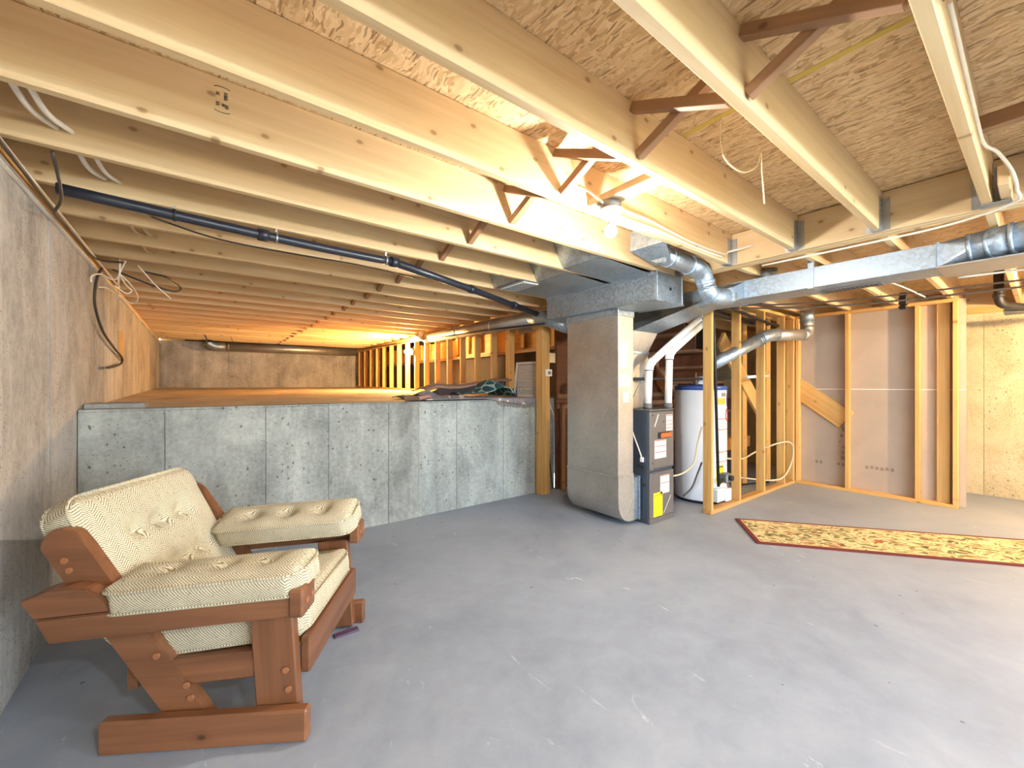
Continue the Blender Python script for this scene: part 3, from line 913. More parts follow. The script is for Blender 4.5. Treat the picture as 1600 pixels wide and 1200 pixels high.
# white vent pipes of the furnace
for i, (p, rr_, lbl) in enumerate((
        ([(3.545, 2.42, FT + .012), (3.550, 2.42, 1.56), (4.55, 2.36, 2.06)], .036, 'front white plastic vent pipe rising from the left of the furnace top'),
        ([(3.60, 2.62, FT + .012), (3.605, 2.60, 1.66), (4.48, 2.50, 2.06)], .034, 'rear white plastic vent pipe with purple joints at the right of the furnace top'))):
    if i == 1: p = [(3.635, 2.24, FT + .012), (3.66, 2.24, 1.585), (4.30, 2.22, 1.95)]
    if i == 0: p = [(3.40, 2.31, FT + .012), (3.425, 2.31, 1.475), (4.30, 2.25, 2.02)]
    t = thing('vent_pipe', lbl, 'pipe', p[0])
    P = [Vector(q) for q in p]
    d0, d1 = (P[1] - P[0]).normalized(), (P[2] - P[1]).normalized()
    tube('pipe_length', [P[0] + d0 * .04, P[1] - d0 * .05], rr_, PVC, t, 18)
    tube('elbow', arc_corner([P[1] - d0 * .055, P[1], P[1] + d1 * .055], .05), rr_ + .006, PVC, t, 18)
    tube('pipe_length', [P[1] + d1 * .05, P[2]], rr_, PVC, t, 18)
    tube('joint_ring', [P[1] - d0 * .062, P[1] - d0 * .052], rr_ + .004, PRIM, t, 18)
    tube('joint_ring', [P[1] + d1 * .052, P[1] + d1 * .060], rr_ + .004, PRIM, t, 18)
    e = P[2]
    tube('joint_ring', [e - d1 * .06, e - d1 * .052], rr_ + .003, PRIM, t, 18)
    tube('elbow', arc_corner([e - d1 * .055, e, e + Vector((.10, -.02, .01))], .05), rr_ + .006, PVC, t, 18)
    tube('base_coupling', [P[0], P[0] + d0 * .05], rr_ + .006, COUP, t, 18)

# ================================================================== WATER HEATER
wh = thing('water_heater', 'white cylindrical water heater with a blue top behind the end stud', 'water heater', (4.52, 2.40, 0))
WC = (4.52, 2.385, 0)
lathe('tank', [(.262, .03), (.27, .04), (.27, 1.225)], WC, WHITEP, wh, 48)
lathe('base_ring', [(.25, 0), (.25, .03)], WC, BLACK, wh, 40)
lathe('top_rim', [(.273, 1.225), (.273, 1.262), (.262, 1.27), (.05, 1.285)], WC, BLUEP, wh, 48)
for i in range(2):
    tube('water_nipple', [(4.42 + .2 * i, 2.385, 1.27), (4.42 + .2 * i, 2.385, 1.42)], .012, COPPER, wh, 10)
lathe('draft_hood', [(.085, 1.285), (.085, 1.30), (.055, 1.37), (.05, 1.38)], WC, GALV, wh, 24)


def wrap(name, a0, a1, z0, z1, mat, parent, lift=.0012, n=8):
    vs, fs = [], []
    for k in range(n + 1):
        a = a0 + (a1 - a0) * k / n
        for z in (z0, z1):
            vs.append((WC[0] + (.27 + lift) * math.cos(a), WC[1] + (.27 + lift) * math.sin(a), z))
    for k in range(n): fs.append((2 * k, 2 * k + 2, 2 * k + 3, 2 * k + 1))
    return pyd(name, vs, fs, mat, parent, True)


AF = math.radians(-118)   # the part of the jacket facing the photographer
inst = wrap('instruction_panel', AF - .02, AF + 1.1, .44, .92, LBLW, wh)
for z in (.915, .80, .56, .455): wrap('red_line', AF - .02, AF + 1.1, z - .004, z + .004, REDLN, inst, .0022)
wrap('gold_band', AF + .0, AF + .55, 1.07, 1.14, m_plain('gold_band', lin(214, 168, 60), .5), wh)
wrap('grey_band', AF + .28, AF + .55, 1.155, 1.195, m_plain('grey_band', lin(130, 120, 112), .5), wh)
wrap('blue_badge', AF + .68, AF + .95, 1.05, 1.18, BLUEP, wh)
bm = bmesh.new()
tube_bm(bm, [(WC[0] + .274 * math.cos(AF + .72 + .16 * math.cos(q)), WC[1] + .274 * math.sin(AF + .72 + .16 * math.cos(q)), .955 + .065 * math.sin(q)) for q in [2 * PI * k / 24 for k in range(25)]], .004, 6)
mob('seal_mark', bm, REDLN, wh)
eg = wrap('energy_label', AF - .0, AF + .42, .22, .42, LBLY, wh)
wrap('label_heading', AF + .05, AF + .37, .395, .410, INK, eg, .0022)
gv_ = box('gas_valve', (4.40, 4.50), (2.03, 2.115), (.245, .345), GREYBOX, wh, .012)
tube('valve_knob', [(4.45, 2.03, .30), (4.45, 1.995, .30)], .028, BLACK, gv_, 14)
tube('valve_nipple', [(4.40, 2.07, .28), (4.33, 2.06, .27), (4.262, 2.05, .255)], .011, BLACK, gv_, 10)
tube('burner_tube', [(4.47, 2.07, .245), (4.50, 2.06, .19), (4.49, 2.10, .13)], .008, COPPER, gv_, 8, 5)
box('burner_cover', (4.28, 4.52), (2.07, 2.13), (.055, .185), WHITEP, wh, .006)
box('burner_door', (4.42, 4.53), (2.045, 2.07), (.05, .18), WHITEP, wh, .005)
tag(tube('gas_pipe', arc_corner([(5.3, 2.14, 2.02), (4.25, 2.10, 2.0), (4.25, 2.05, .235)], .03), .015, BLACK, None, 12),
    'black iron gas pipe dropping down in front of the water heater', 'pipe')
for i, (p, m) in enumerate((([(4.03, 2.11, .86), (4.01, 2.14, .70), (3.95, 2.15, .50), (3.82, 2.2, .40), (3.68, 2.28, .37)], PEX),
                            ([(4.03, 2.11, .50), (4.00, 2.14, .38), (3.93, 2.16, .25), (3.84, 2.2, .17)], CABB))):
    tag(tube('drain_hose', p, .009, m, None, 8, 6), ('pale thin hose curving from the end stud to the furnace', 'dark thin hose curving below the pale hose in front of the water heater')[i], 'hose')

# looped tubing near the floor, in the utility room
tag(tube('tubing_loop', [(4.9, 2.30, .42), (5.28, 2.26, .38), (5.60, 2.20, .46), (5.80, 2.02, .56), (6.00, 1.97, .53), (6.03, 1.97, .35), (5.84, 1.985, .16), (5.66, 2.06, .10), (5.3, 2.3, .14), (4.9, 2.4, .20)], .011, PEX, None, 8, 6),
    'beige plastic tubing looped over the bottom plate between the utility studs', 'tubing')
tag(tube('floor_drain_pipe', [(4.82, 2.5, .07), (5.3, 2.30, .05), (5.75, 2.14, .05)], .012, BLACK, None, 8),
    'thin black pipe lying on the floor behind the utility wall studs', 'pipe')

# vent connector from the long duct to behind the studs
fl = thing('vent_connector', 'elbowed round metal pipe passing in front of the utility studs', 'pipe', (5.9, 1.9, 1.9))
A = [(5.92, 1.78, 2.17), (5.92, 1.78, 1.935), (5.15, 1.90, 1.86), (4.30, 2.18, 1.47)]
tube('collar', [(5.92, 1.78, 2.19), (5.92, 1.78, 2.05)], .075, GALVD, fl, 20)
tube('drop_pipe', [(5.92, 1.78, 2.06), (5.92, 1.78, 1.99)], .070, GALVW, fl, 20)
tube('elbow', arc_corner([(5.92, 1.78, 2.0), (5.92, 1.78, 1.90), (5.78, 1.80, 1.885)], .075, 5), .071, GALVW, fl, 20)
tube('horizontal_run', [(5.80, 1.80, 1.888), (5.22, 1.885, 1.852)], .067, GALVW, fl, 20)
tube('elbow', arc_corner([(5.24, 1.882, 1.853), (5.10, 1.90, 1.842), (4.98, 1.94, 1.79)], .08, 5), .070, GALV, fl, 20)
tube('sloping_run', [(5.00, 1.935, 1.80), (4.30, 2.17, 1.48)], .066, GALV, fl, 20)
for q in range(3):
    c = Vector((4.99 - .025 * q, 1.938 + .008 * q, 1.795 - .0115 * q))
    tube('swage_ring', [c, c + Vector((-.010, .0033, -.0046))], .0705, GALV, fl, 20)
for p in ((5.92, 1.78, 2.055), ):
    tube('swage_ring', [p, (p[0], p[1], p[2] - .012)], .079, GALV, fl, 20)

# ================================================================== LONG SUPPLY DUCT beyond the beam
sd = thing('supply_duct', 'long low galvanized rectangular duct running under the ceiling at the right', 'duct', (3.8, 1.0, 2.0))
box('duct_body', (3.62, 3.92), (.405, 1.64), (2.000, 2.150), GALV, sd, .003)
box('duct_body', (3.64, 3.95), (1.64, 2.6), (2.0, 2.15), GALV, sd, .003)
box('duct_extension', (3.78, 4.02), (-2.2, .41), (2.000, 2.140), GALVD, sd, .003)
box('duct_pan', (3.58, 3.95), (-2.2, .41), (1.990, 2.000), GALVW, sd, .002)
box('drive_cleat', (3.612, 3.93), (.398, .412), (1.994, 2.158), GALV, sd, .003)
bm = bmesh.new()
box_bm(bm, 3.611, 3.619, 1.045, 1.082, 1.998, 2.215)
box_bm(bm, 3.611, 3.94, 1.045, 1.082, 1.994, 1.999)
box_bm(bm, 3.606, 3.625, 1.048, 1.079, 2.186, 2.215)
mob('hanger_strap', bm, GALV, sd)
gr = box('floor_register', (3.775, 3.90), (.70, 1.06), (1.991, 1.999), GREYBOX, sd, .002)
for q in range(12):
    y = .73 + .026 * q
    box('register_slot', (3.80, 3.885), (y, y + .010), (1.9895, 1.992), BLACK, gr)
lathe('top_takeoff', [(.075, 0), (.075, .03), (.07, .1)], (3.80, 1.42, 2.148), GALVD, sd, 20)
# transition and round run on towards the photographer's right
vs = [(3.622, .405, 2.148), (3.622, .405, 2.002), (3.80, .405, 2.002), (3.80, .405, 2.148)]
rc, rr_ = Vector((3.66, .27, 2.090)), .082
ring = [(rc.x + rr_ * math.cos(a), rc.y, rc.z + rr_ * math.sin(a)) for a in [PI * .75 + 2 * PI * k / 24 for k in range(24)]]
fs = []
for q in range(4):
    for k in range(6): fs.append((q, 4 + (q * 6 + k) % 24, 4 + (q * 6 + k + 1) % 24) if False else (q, 4 + (q * 6 + k - 3) % 24, 4 + (q * 6 + k - 2) % 24))
    fs.append((q, 4 + (q * 6 + 3) % 24, (q + 1) % 4))
pyd('duct_transition', vs + ring, fs, GALV, sd)
rp = thing('round_branch_duct', 'round galvanized duct pipe leaving the long duct at the right edge', 'duct', tuple(rc))
path = [rc + Vector((0, .004, 0)), rc + Vector((-.005, -.08, .006)), rc + Vector((-.03, -.16, .010)), rc + Vector((-.05, -.30, .012)), rc + Vector((-.07, -1.6, .012))]
tube('round_elbow', path[:3], rr_ + .003, GALV, rp, 26)
tube('round_run', path[2:], rr_, GALV, rp, 26)
for c, d in ((path[0], path[1] - path[0]), (path[2], path[3] - path[2]), (path[1], path[2] - path[1])):
    d = d.normalized() * .010
    tube('crimp_ring', [c - d, c + d], rr_ + .007, GALV, rp, 26)

# branch pipe from the near joist bay, with elbows down to the long duct
br = thing('branch_pipe', 'elbowed round galvanized branch pipe emerging from the joist bay beside the bare bulb', 'duct', (3.2, 1.66, 2.1))
r_ = .066
pyd('wall_boot', [(2.44, 1.52, 2.36), (2.64, 1.605, 2.262), (2.64, 1.725, 2.262), (2.44, 1.80, 2.36), (2.44, 1.52, 2.225), (2.64, 1.605, 2.142), (2.64, 1.725, 2.142), (2.44, 1.80, 2.225)],
    [(0, 1, 2, 3), (4, 7, 6, 5), (0, 4, 5, 1), (1, 5, 6, 2), (2, 6, 7, 3), (3, 7, 4, 0)], GALV, br)
tube('round_run', [(2.58, 1.665, 2.205), (3.00, 1.665, 2.195)], r_, GALVD, br, 22)
E1 = arc_corner([(2.96, 1.665, 2.196), (3.19, 1.665, 2.19), (3.22, 1.655, 2.08)], .10, 5)
tube('elbow', E1, r_ + .003, GALV, br, 22)
tube('drop_pipe', [(3.215, 1.655, 2.11), (3.235, 1.65, 2.045)], r_, GALV, br, 22)
E2 = arc_corner([(3.232, 1.652, 2.055), (3.25, 1.645, 1.985), (3.47, 1.58, 2.0)], .09, 5)
tube('elbow', E2, r_ + .003, GALV, br, 22)
pyd('end_boot', [(3.40, 1.52, 2.06), (3.62, 1.53, 2.14), (3.62, 1.66, 2.14), (3.40, 1.65, 2.06), (3.40, 1.52, 1.95), (3.62, 1.53, 2.005), (3.62, 1.66, 2.005), (3.40, 1.65, 1.95)],
    [(0, 1, 2, 3), (4, 7, 6, 5), (0, 4, 5, 1), (1, 5, 6, 2), (2, 6, 7, 3), (3, 7, 4, 0)], GALV, br)
for c, d in (((2.70, 1.665, 2.202), (1, 0, -.03)), ((2.98, 1.665, 2.195), (1, 0, -.03)), ((3.218, 1.655, 2.10), (.2, -.05, -1)), ((3.233, 1.651, 2.052), (.2, -.05, -1)), ((3.27, 1.635, 1.995), (.8, -.2, -.3))):
    c, d = Vector(c), Vector(d).normalized() * .006
    tube('crimp_ring', [c - d, c + d], r_ + .007, GALV, br, 22)

# water and gas lines at the right behind the duct
for i, (p, r, m, lb) in enumerate((
        ([(4.3, 2.30, 2.13), (4.6, 1.3, 2.05), (4.75, .2, 2.04), (4.8, -1, 2.05)], .008, DULLP, 'upper dull brown water line running below the far joists'),
        ([(4.3, 2.25, 2.10), (4.75, 1.2, 2.02), (4.95, .1, 2.02), (5.0, -1, 2.03)], .009, DULLP, 'lower dull brown water line running below the far joists'),
        ([(3.95, 2.12, 2.07), (5.0, 2.16, 2.06), (5.9, 2.2, 2.07)], .017, BLACK, 'black horizontal pipe across the top of the utility wall'),
        ([(4.05, 1.98, 2.10), (5.1, 1.98, 2.02), (5.6, 1.98, 2.0)], .016, BLACK, 'black sloping pipe across the tops of the utility studs'),
        ([(5.50, 2.14, 2.18), (5.50, 2.14, 1.87)], .020, BLACK, 'short black vertical pipe beside the third utility stud'))):
    tag(tube('ceiling_pipe', p, r, m, None, 10, 5 if len(p) > 2 else 0), lb, 'pipe')
for i, (x, y, lb) in enumerate(((5.55, .86, 'black pipe bracket between the far joists above the partition top plate'), (6.2, .28, 'black pipe elbow fitting under the far joists at the right edge'))):
    t = thing('pipe_fitting', lb, 'pipe fitting', (x, y, 2.1))
    if i == 0:
        for q in range(4): box('bracket_clip', (x - .04, x + .04), (y - .03, y + .03), (2.03 + .042 * q, 2.064 + .042 * q), BLACK, t, .006)
        box('clip_strap', (x - .012, x + .012), (y - .002, y + .002), (2.18, 2.425), STEEL, t)
    else:
        tube('elbow', arc_corner([(x, y, 2.424), (x, y, 2.06), (x + .30, y - .22, 2.03)], .08), .035, BLACK, t, 14)
        tube('collar', [(x, y, 2.13), (x, y, 2.17)], .042, BLACK, t, 14)
        box('pipe_bracket', (x + .2, x + .45), (y - .5, y - .02), (2.0, 2.035), GREYBOX, t, .004)
for i, (p, lb) in enumerate((([(4.3, .9, 2.18), (4.5, .72, 2.08), (4.9, .62, 2.02), (5.4, .7, 2.10)], 'white cable sagging below the far joists near the partition'),
                             ([(3.98, .35, 1.985), (4.1, .1, 2.0), (4.15, -.4, 2.0)], 'white cable running beneath the duct at the right edge'))):
    tag(tube('ceiling_cable', p, .007, CABW, None, 6, 6), lb, 'cable')

# ================================================================== LAMPS
l1 = lamp('bare bulb in a white porcelain holder fixed between the joists', (1.655, 1.338, 2.197), *BULB_MAIN)
plank('mounting_block', (1.655, 1.063, 2.218), (1.655, 1.450, 2.218), .09, .038, PINE, l1)
l2 = lamp('bare bulb glowing on the crawlspace knee wall studs', (3.19, 7.16, 1.90), *BULB_CRAWL, downward=False)
l3 = lamp('bare bulb in a porcelain holder under the far joists beyond the duct', (5.60, -.70, ZJ - .001), *BULB_RIGHT)
for x, y, lb in ((.45, -1.10, 'added bare fill bulb behind the camera, nearer the left concrete wall'), (2.55, -1.55, 'added bare fill bulb behind the camera, nearer the added door middle')):
    lamp(lb, (x, y, ZJ - .001), *BULB_FILL)  # added fill lamps, out of view, for the cool floor light

# ================================================================== PIPES AND DUCTS of the crawlspace
dp = thing('drain_pipe', 'long black plastic drain pipe slung beneath the joists at the left', 'pipe', (1, 2.8, 2.1))
PTS = [(-.50, 2.68, 2.150), (.05, 2.72, 2.140), (.62, 2.76, 2.135), (1.085, 2.76, 2.130), (1.90, 3.06, 2.115), (3.10, 3.48, 2.066)]
tube('pipe_length', smooth_path(PTS[:4], 4), .026, ABS, dp, 14)
tube('pipe_length', PTS[3:], .028, ABS, dp, 14)
for p, d in ((PTS[3], (1, .2, 0)), (PTS[4], (1, .35, -.03)), ((2.55, 3.285, 2.089), (1, .35, -.03)), ((.30, 2.742, 2.138), (1, .07, 0))):
    d = Vector(d).normalized() * .028
    tube('coupling', [Vector(p) - d, Vector(p) + d], .035, ABS, dp, 14)
for x, y, z in ((.36, 2.745, 2.137), (-.10, 2.71, 2.143), (1.02, 2.76, 2.131)):
    tube('hanger_band', [(x, y, z), (x + .012, y, z)], .031, STEEL if x > .2 else BLACK, dp, 14)
    box('hanger_tab', (x, x + .012), (y - .002, y + .002), (z, ZJ), STEEL, dp)
kd = thing('knee_wall_duct', 'round warm duct along the top of the crawlspace knee wall studs', 'duct', (3.05, 5, 2.1))
tube('round_run', [(3.07, 3.56, 2.045), (3.10, 6.30, 2.085)], .085, GALVW, kd, 24)
tube('far_elbow', arc_corner([(3.10, 6.25, 2.085), (3.10, 6.48, 2.09), (2.98, 6.52, 2.20)], .10, 5), .086, GALVW, kd, 24)
tube('near_elbow', arc_corner([(3.07, 3.60, 2.045), (3.07, 3.38, 2.03), (3.20, 3.20, 1.93), (3.75, 3.10, 1.88)], .10, 5), .087, GALV, kd, 24)
for y in (3.57, 4.4, 5.3): tube('crimp_ring', [(3.07 + .01 * (y - 3.56), y, 2.045 + .0146 * (y - 3.56)), (3.07 + .01 * (y - 3.56), y + .014, 2.045 + .0146 * (y - 3.56))], .091, GALVW, kd, 24)
box('strap_hanger', (3.0, 3.004), (5.30, 5.325), (2.03, ZJ), GALV, kd)
bd = thing('back_wall_duct', 'round duct pipe running along the far concrete wall of the crawlspace', 'duct', (1.7, 10.4, 2.1))
tube('round_run', [(.42, 10.42, 2.085), (3.12, 10.42, 2.10)], .085, GALVW, bd, 22)
tube('far_elbow', arc_corner([(.46, 10.42, 2.085), (.24, 10.42, 2.085), (.14, 10.40, 2.18)], .09, 5), .087, GALVD, bd, 22)
for x in (.5, 1.5, 2.4): tube('crimp_ring', [(x, 10.42, 2.087), (x + .014, 10.42, 2.087)], .09, GALVW, bd, 22)
tag(tube('crawl_gas_line', arc_corner([(-.2, 10.3, 2.172), (3.08, 10.2, 2.172), (3.10, 9.9, 2.150), (2.98, 4.2, 1.985), (2.97, 3.3, 1.945)], .05), .012, BLACK, None, 8),
    'thin black pipe running along the crawlspace studs below the round duct', 'pipe')
for i, (x, y) in enumerate(((.10, 9.2), (.50, 9.4))):
    tag(tube('hanging_wire', [(x, y, ZJ), (x + .03, y, 2.10), (x + .02, y, (1.97, 2.06)[i])], (.010, .005)[i], CABB, None, 6, 5),
        ('thick wire stub hanging from the far crawlspace joists', 'thin wire hanging from the far crawlspace joists above the pipe elbow')[i], 'wire')

# ================================================================== CABLES on the left
for i, (p, m, r, lb) in enumerate((
        ([(-.565, 1.5, 2.185), (-.57, 2.3, 2.165), (-.572, 3.1, 2.17), (-.575, 3.9, 2.175), (-.575, 5.2, 2.18)], CABW, .008, 'white cable stapled along the left wall top'),
        ([(-.56, 1.6, 2.17), (-.555, 2.35, 2.135), (-.565, 2.9, 2.14), (-.572, 3.6, 2.15), (-.56, 4.05, 2.16), (-.43, 4.10, 2.17)], CABB, .007, 'dark cable sagging along the top of the left wall'),
        ([(-.45, 2.36, 2.185), (-.46, 2.55, 2.08), (-.50, 2.66, 2.04), (-.54, 2.9, 2.09), (-.565, 3.2, 2.14)], CABB, .006, 'thin dark wire drooping from the joist near the black pipe end'),
        ([(-.20, 2.95, 2.186), (.10, 3.02, 2.150), (.5, 3.06, 2.152), (.95, 3.12, 2.172), (1.5, 3.25, 2.183)], CABB, .005, 'thin dark wire looping beneath the joists behind the drain pipe'),
        ([(-.57, 4.30, 2.15), (-.565, 4.12, 2.06), (-.565, 4.02, 1.95), (-.568, 4.05, 1.82), (-.568, 4.35, 1.68), (-.568, 4.9, 1.59), (-.568, 5.30, 1.54), (-.565, 5.25, 1.48), (-.56, 4.75, 1.43), (-.555, 4.42, 1.41)], CABB, .009, 'dark cable hanging in a long curl against the left wall'),
        ([(-.52, 4.4, 2.17), (-.30, 4.6, 2.12), (-.16, 4.66, 2.10), (-.12, 4.72, 2.15), (-.2, 4.5, 2.18), (-.34, 4.4, 2.185)], CABB, .008, 'dark cable loop sticking out beside the white coil'))):
    tag(tube('electric_cable', p, r, m, None, 7, 6), lb, 'cable')
co = thing('cable_coil', 'tangled white thin cable coil hanging at the top of the left wall', 'cable', (-.45, 4.2, 2.15))
for i, p in enumerate(([(-.45, 4.10, 2.19), (-.46, 4.16, 2.09), (-.50, 4.22, 2.06), (-.55, 4.12, 2.07), (-.57, 3.95, 2.02), (-.57, 3.92, 1.97)],
                       [(-.42, 4.12, 2.19), (-.46, 4.18, 2.10), (-.48, 4.3, 2.04), (-.50, 4.5, 2.03), (-.52, 4.62, 1.98)],
                       [(-.46, 4.17, 2.10), (-.42, 4.40, 2.07), (-.40, 4.65, 2.02), (-.44, 4.80, 1.98), (-.50, 4.70, 2.0), (-.55, 4.4, 2.02), (-.57, 4.2, 1.99)],
                       [(-.46, 4.16, 2.095), (-.44, 4.35, 2.05), (-.42, 4.45, 2.03), (-.45, 4.42, 2.0), (-.5, 4.3, 2.03)],
                       [(-.36, 4.2, 2.185), (-.27, 4.35, 2.08), (-.18, 4.45, 2.0)])):
    tube('cable_strand', p, .0055, CABW, co, 6, 6)
for i, (x, y) in enumerate(((-.46, 1.97), (-.42, 1.99), (-.38, 2.43), (-.33, 2.45), (-.30, 2.84), (-.26, 2.87), (-.31, 3.27), (-.25, 3.29), (-.29, 3.70))):
    y0 = max(j for j in joist_y if j < y)
    tag(tube('cable_run', [(x - .02, y0 + .02, ZJ + .07), (x, y0 + .215, ZJ + .035), (x + .03, y0 + .41, ZJ + .07)], .010, CABW if i < 4 else PEX, None, 7, 6),
        ('left', 'right')[i % 2] + ' short cable threaded through the joists near the left wall, ' + ('nearest', 'second', 'third', 'fourth', 'fifth')[i // 2] + ' joist bay', 'cable', 'cables threaded through the left joist ends')
tag(plank('wall_shim', (-.592, 5.42, 1.518), (-.592, 5.42, 1.79), .03, .20, STUD, None, up=(0, 1, 0)), 'short pale wooden block fixed on the left concrete wall', 'board')
# cables beside the bulb, running to the beam
for i, (p, lb) in enumerate((([(1.705, 1.36, 2.18), (1.80, 1.42, 2.23), (2.1, 1.445, 2.262), (2.6, 1.448, 2.235), (3.05, 1.446, 2.24), (3.14, 1.44, 2.27), (3.19, 1.38, 2.285), (3.23, 1.30, 2.30)], 'upper white cable from the bare bulb along the joist to the beam'),
                             ([(1.705, 1.355, 2.165), (1.82, 1.43, 2.20), (2.2, 1.445, 2.222), (2.6, 1.446, 2.208), (3.04, 1.444, 2.212)], 'lower white cable stapled along the joist from the bare bulb'),
                             ([(1.605, 1.345, 2.18), (1.57, 1.38, 2.23), (1.55, 1.42, 2.27), (1.54, 1.448, 2.29)], 'short white cable stub on the left of the bulb holder'),
                             ([(.7, .2075, 2.30), (2.4, .2075, 2.235), (2.66, .14, 2.24), (2.80, .11, 2.215), (3.02, .085, 2.19), (3.15, .13, 2.18), (3.35, .60, 2.178), (3.36, 1.1, 2.178)], 'white cable running down the right joist to the beam underside'))):
    if i == 3: p = [(1.6, .158, 2.30), (2.35, .158, 2.27), (2.58, .155, 2.27), (2.72, .125, 2.27), (2.90, .092, 2.235), (3.05, .082, 2.192), (3.20, .10, 2.174), (3.34, .35, 2.172), (3.37, .8, 2.174), (3.37, 1.3, 2.176)]
    tag(tube('lamp_cable', p, .007, CABW, None, 7, 6), lb, 'cable')
tag(tube('frayed_string', [(1.80, .86, 2.425), (1.80, .86, 2.33), (1.81, .85, 2.265), (1.87, .84, 2.235), (1.96, .83, 2.235), (2.04, .81, 2.28), (2.06, .80, 2.345), (2.075, .80, 2.25), (2.10, .80, 2.12)], .0035, STRINGM, None, 6, 6),
    'frayed pale string looping down from the ceiling deck', 'string')

# ink stamp on the nearest long joist (third face from the top left)
bm = bmesh.new()
ysf = joist_y[12] - JT / 2
sx, sz = 0.073, 2.344
for k in range(8):
    for s in (-1, 1):
        a0, a1 = math.radians(-50 + 12.5 * k), math.radians(-50 + 12.5 * (k + 1))
        p = [(sx + .032 * math.sin(a0), sz + s * (.034 + .014 * math.cos(a0))), (sx + .032 * math.sin(a1), sz + s * (.034 + .014 * math.cos(a1)))]
        tube_bm(bm, [(p[0][0], ysf - .0006, p[0][1]), (p[1][0], ysf - .0006, p[1][1])], .0012, 5)
for gx, gz, n in ((-.013, .018, 3), (.012, .024, 4), (.012, .010, 4), (-.013, -.018, 4), (.004, -.020, 3), (.015, -.022, 4)):
    for q in range(n):
        box_bm(bm, sx + gx - .006, sx + gx + .006 - .003 * (q % 2), ysf - .0012, ysf - .0004, sz + gz - .004 * q + .004, sz + gz - .004 * q + .0062)
tag(mob('lumber_stamp', bm, INK, joists[12]), kind='stuff')

# ================================================================== RUGS AND PANEL on the ledge
lp = thing('louvred_panel', 'white louvred panel leaning at the end of the ledge beside the post', 'panel', (3.3, 4.05, 1.12))
LM = Matrix.Translation((3.33, 4.07, 1.125)) @ Matrix.Rotation(-PI / 2 + .06, 4, 'Z') @ Matrix.Rotation(math.radians(-8), 4, 'X')
fr = box('panel_frame', (-.23, -.20), (-.012, .012), (0, .46), WPLAST, lp, .003, LM)
box('panel_frame', (.20, .23), (-.012, .012), (0, .46), WPLAST, lp, .003, LM)
box('panel_frame', (-.20, .20), (-.012, .012), (0, .03), WPLAST, lp, .003, LM)
box('panel_frame', (-.20, .20), (-.012, .012), (.43, .46), WPLAST, lp, .003, LM)
box('panel_backing', (-.20, .20), (.004, .010), (.03, .43), m_plain('louvre_shadow_board', lin(150, 140, 132), .8), lp, 0, LM)
for q in range(20):
    z = .036 + .0197 * q
    plank('louvre_slat', (-.20, -.004, z), (.20, -.004, z), .004, .014, WPLAST, lp, up=(0, -.5, 1), bev=0, M=LM)
bk = thing('red_book', 'dark red covered book standing between the louvred panel and the post', 'book', (3.36, 3.80, 1.12))
box('book_cover', (3.29, 3.45), (3.785, 3.815), (1.118, 1.50), RED, bk, .003)
box('book_block', (3.286, 3.448), (3.790, 3.810), (1.123, 1.495), PAPER, bk)


def cloth(name, nx, ny, fn, mat, parent, thick=.010):
    bm = bmesh.new()
    g = [[bm.verts.new(fn(i / nx, j / ny)) for i in range(nx + 1)] for j in range(ny + 1)]
    for j in range(ny):
        for i in range(nx): bm.faces.new((g[j][i], g[j][i + 1], g[j + 1][i + 1], g[j + 1][i])).smooth = True
    o = mob(name, bm, mat, parent, None, True)
    m = o.modifiers.new('thickness', 'SOLIDIFY')
    m.thickness = thick
    m.offset = 1
    return o


def m_oriental(name, base, c1, c2):
    t = NT(name)
    v = t.n('ShaderNodeNewGeometry').outputs['Position']
    vo = t.vor(v, 13)
    cc = t.n('ShaderNodeSeparateColor', {0: vo.outputs['Color']}).outputs
    m1 = t.math('MULTIPLY', t.math('LESS_THAN', vo.outputs['Distance'], .42), t.math('GREATER_THAN', cc[0], .3))
    col = t.mix(m1, base, t.ramp(cc[1], [(0, c1), (.55, c2)], 'CONSTANT'))
    vo2 = t.vor(v, 34)
    m2 = t.math('LESS_THAN', vo2.outputs['Distance'], .25)
    col = t.mix(t.math('MULTIPLY', m2, .7), col, lin(60, 56, 60))
    return t.fin(col, .95, 0, t.noise(v, 200, 2), .3, .002, .1)


ORI = m_oriental('floral_border_weave', lin(132, 128, 130), lin(214, 198, 190), lin(160, 128, 124))
TEALW = NT('teal_lattice_weave')
_v = TEALW.n('ShaderNodeNewGeometry').outputs['Position']
_vo = TEALW.vor(_v, 7.5, 'DISTANCE_TO_EDGE')
TEALW = TEALW.fin(TEALW.mix(TEALW.math('LESS_THAN', _vo.outputs['Distance'], .05), lin(34, 76, 76), lin(150, 176, 172)), .95, 0)
zt = 1.119
r1 = thing('floral_rug', 'grey floral rug lying crumpled on the ledge with its fringe hanging over', 'rug', (2.5, 3.85, zt))


def f1(u, v):
    x = 1.78 + 1.42 * u - .06 * v
    y = 3.715 + .72 * v + .05 * math.sin(5 * u) * (1 - u)
    lump = math.exp(-((u - .07) / .10) ** 2) * .085 + math.exp(-((u - .32) / .12) ** 2) * .06 + .03 * math.exp(-((u - .6) / .1) ** 2)
    z = zt + .004 + .5 * (.5 + .5 * math.sin(v * 9 + u * 7)) * lump + lump * .6 * math.exp(-((v - .25) / .25) ** 2) + .004 * math.sin(14 * u + 5 * v)
    z = max(z, zt + .002)
    if v < .16:
        q = min(1, max(0, (u - .45) / .4))
        k = min(1, (.16 - v) / .12)
        y = min(y, YS - .004 - .010 * k) if q > .05 else y
        z = zt + .010 - k * .075 * q * q * (3 - 2 * q)
    return (x, y, z)


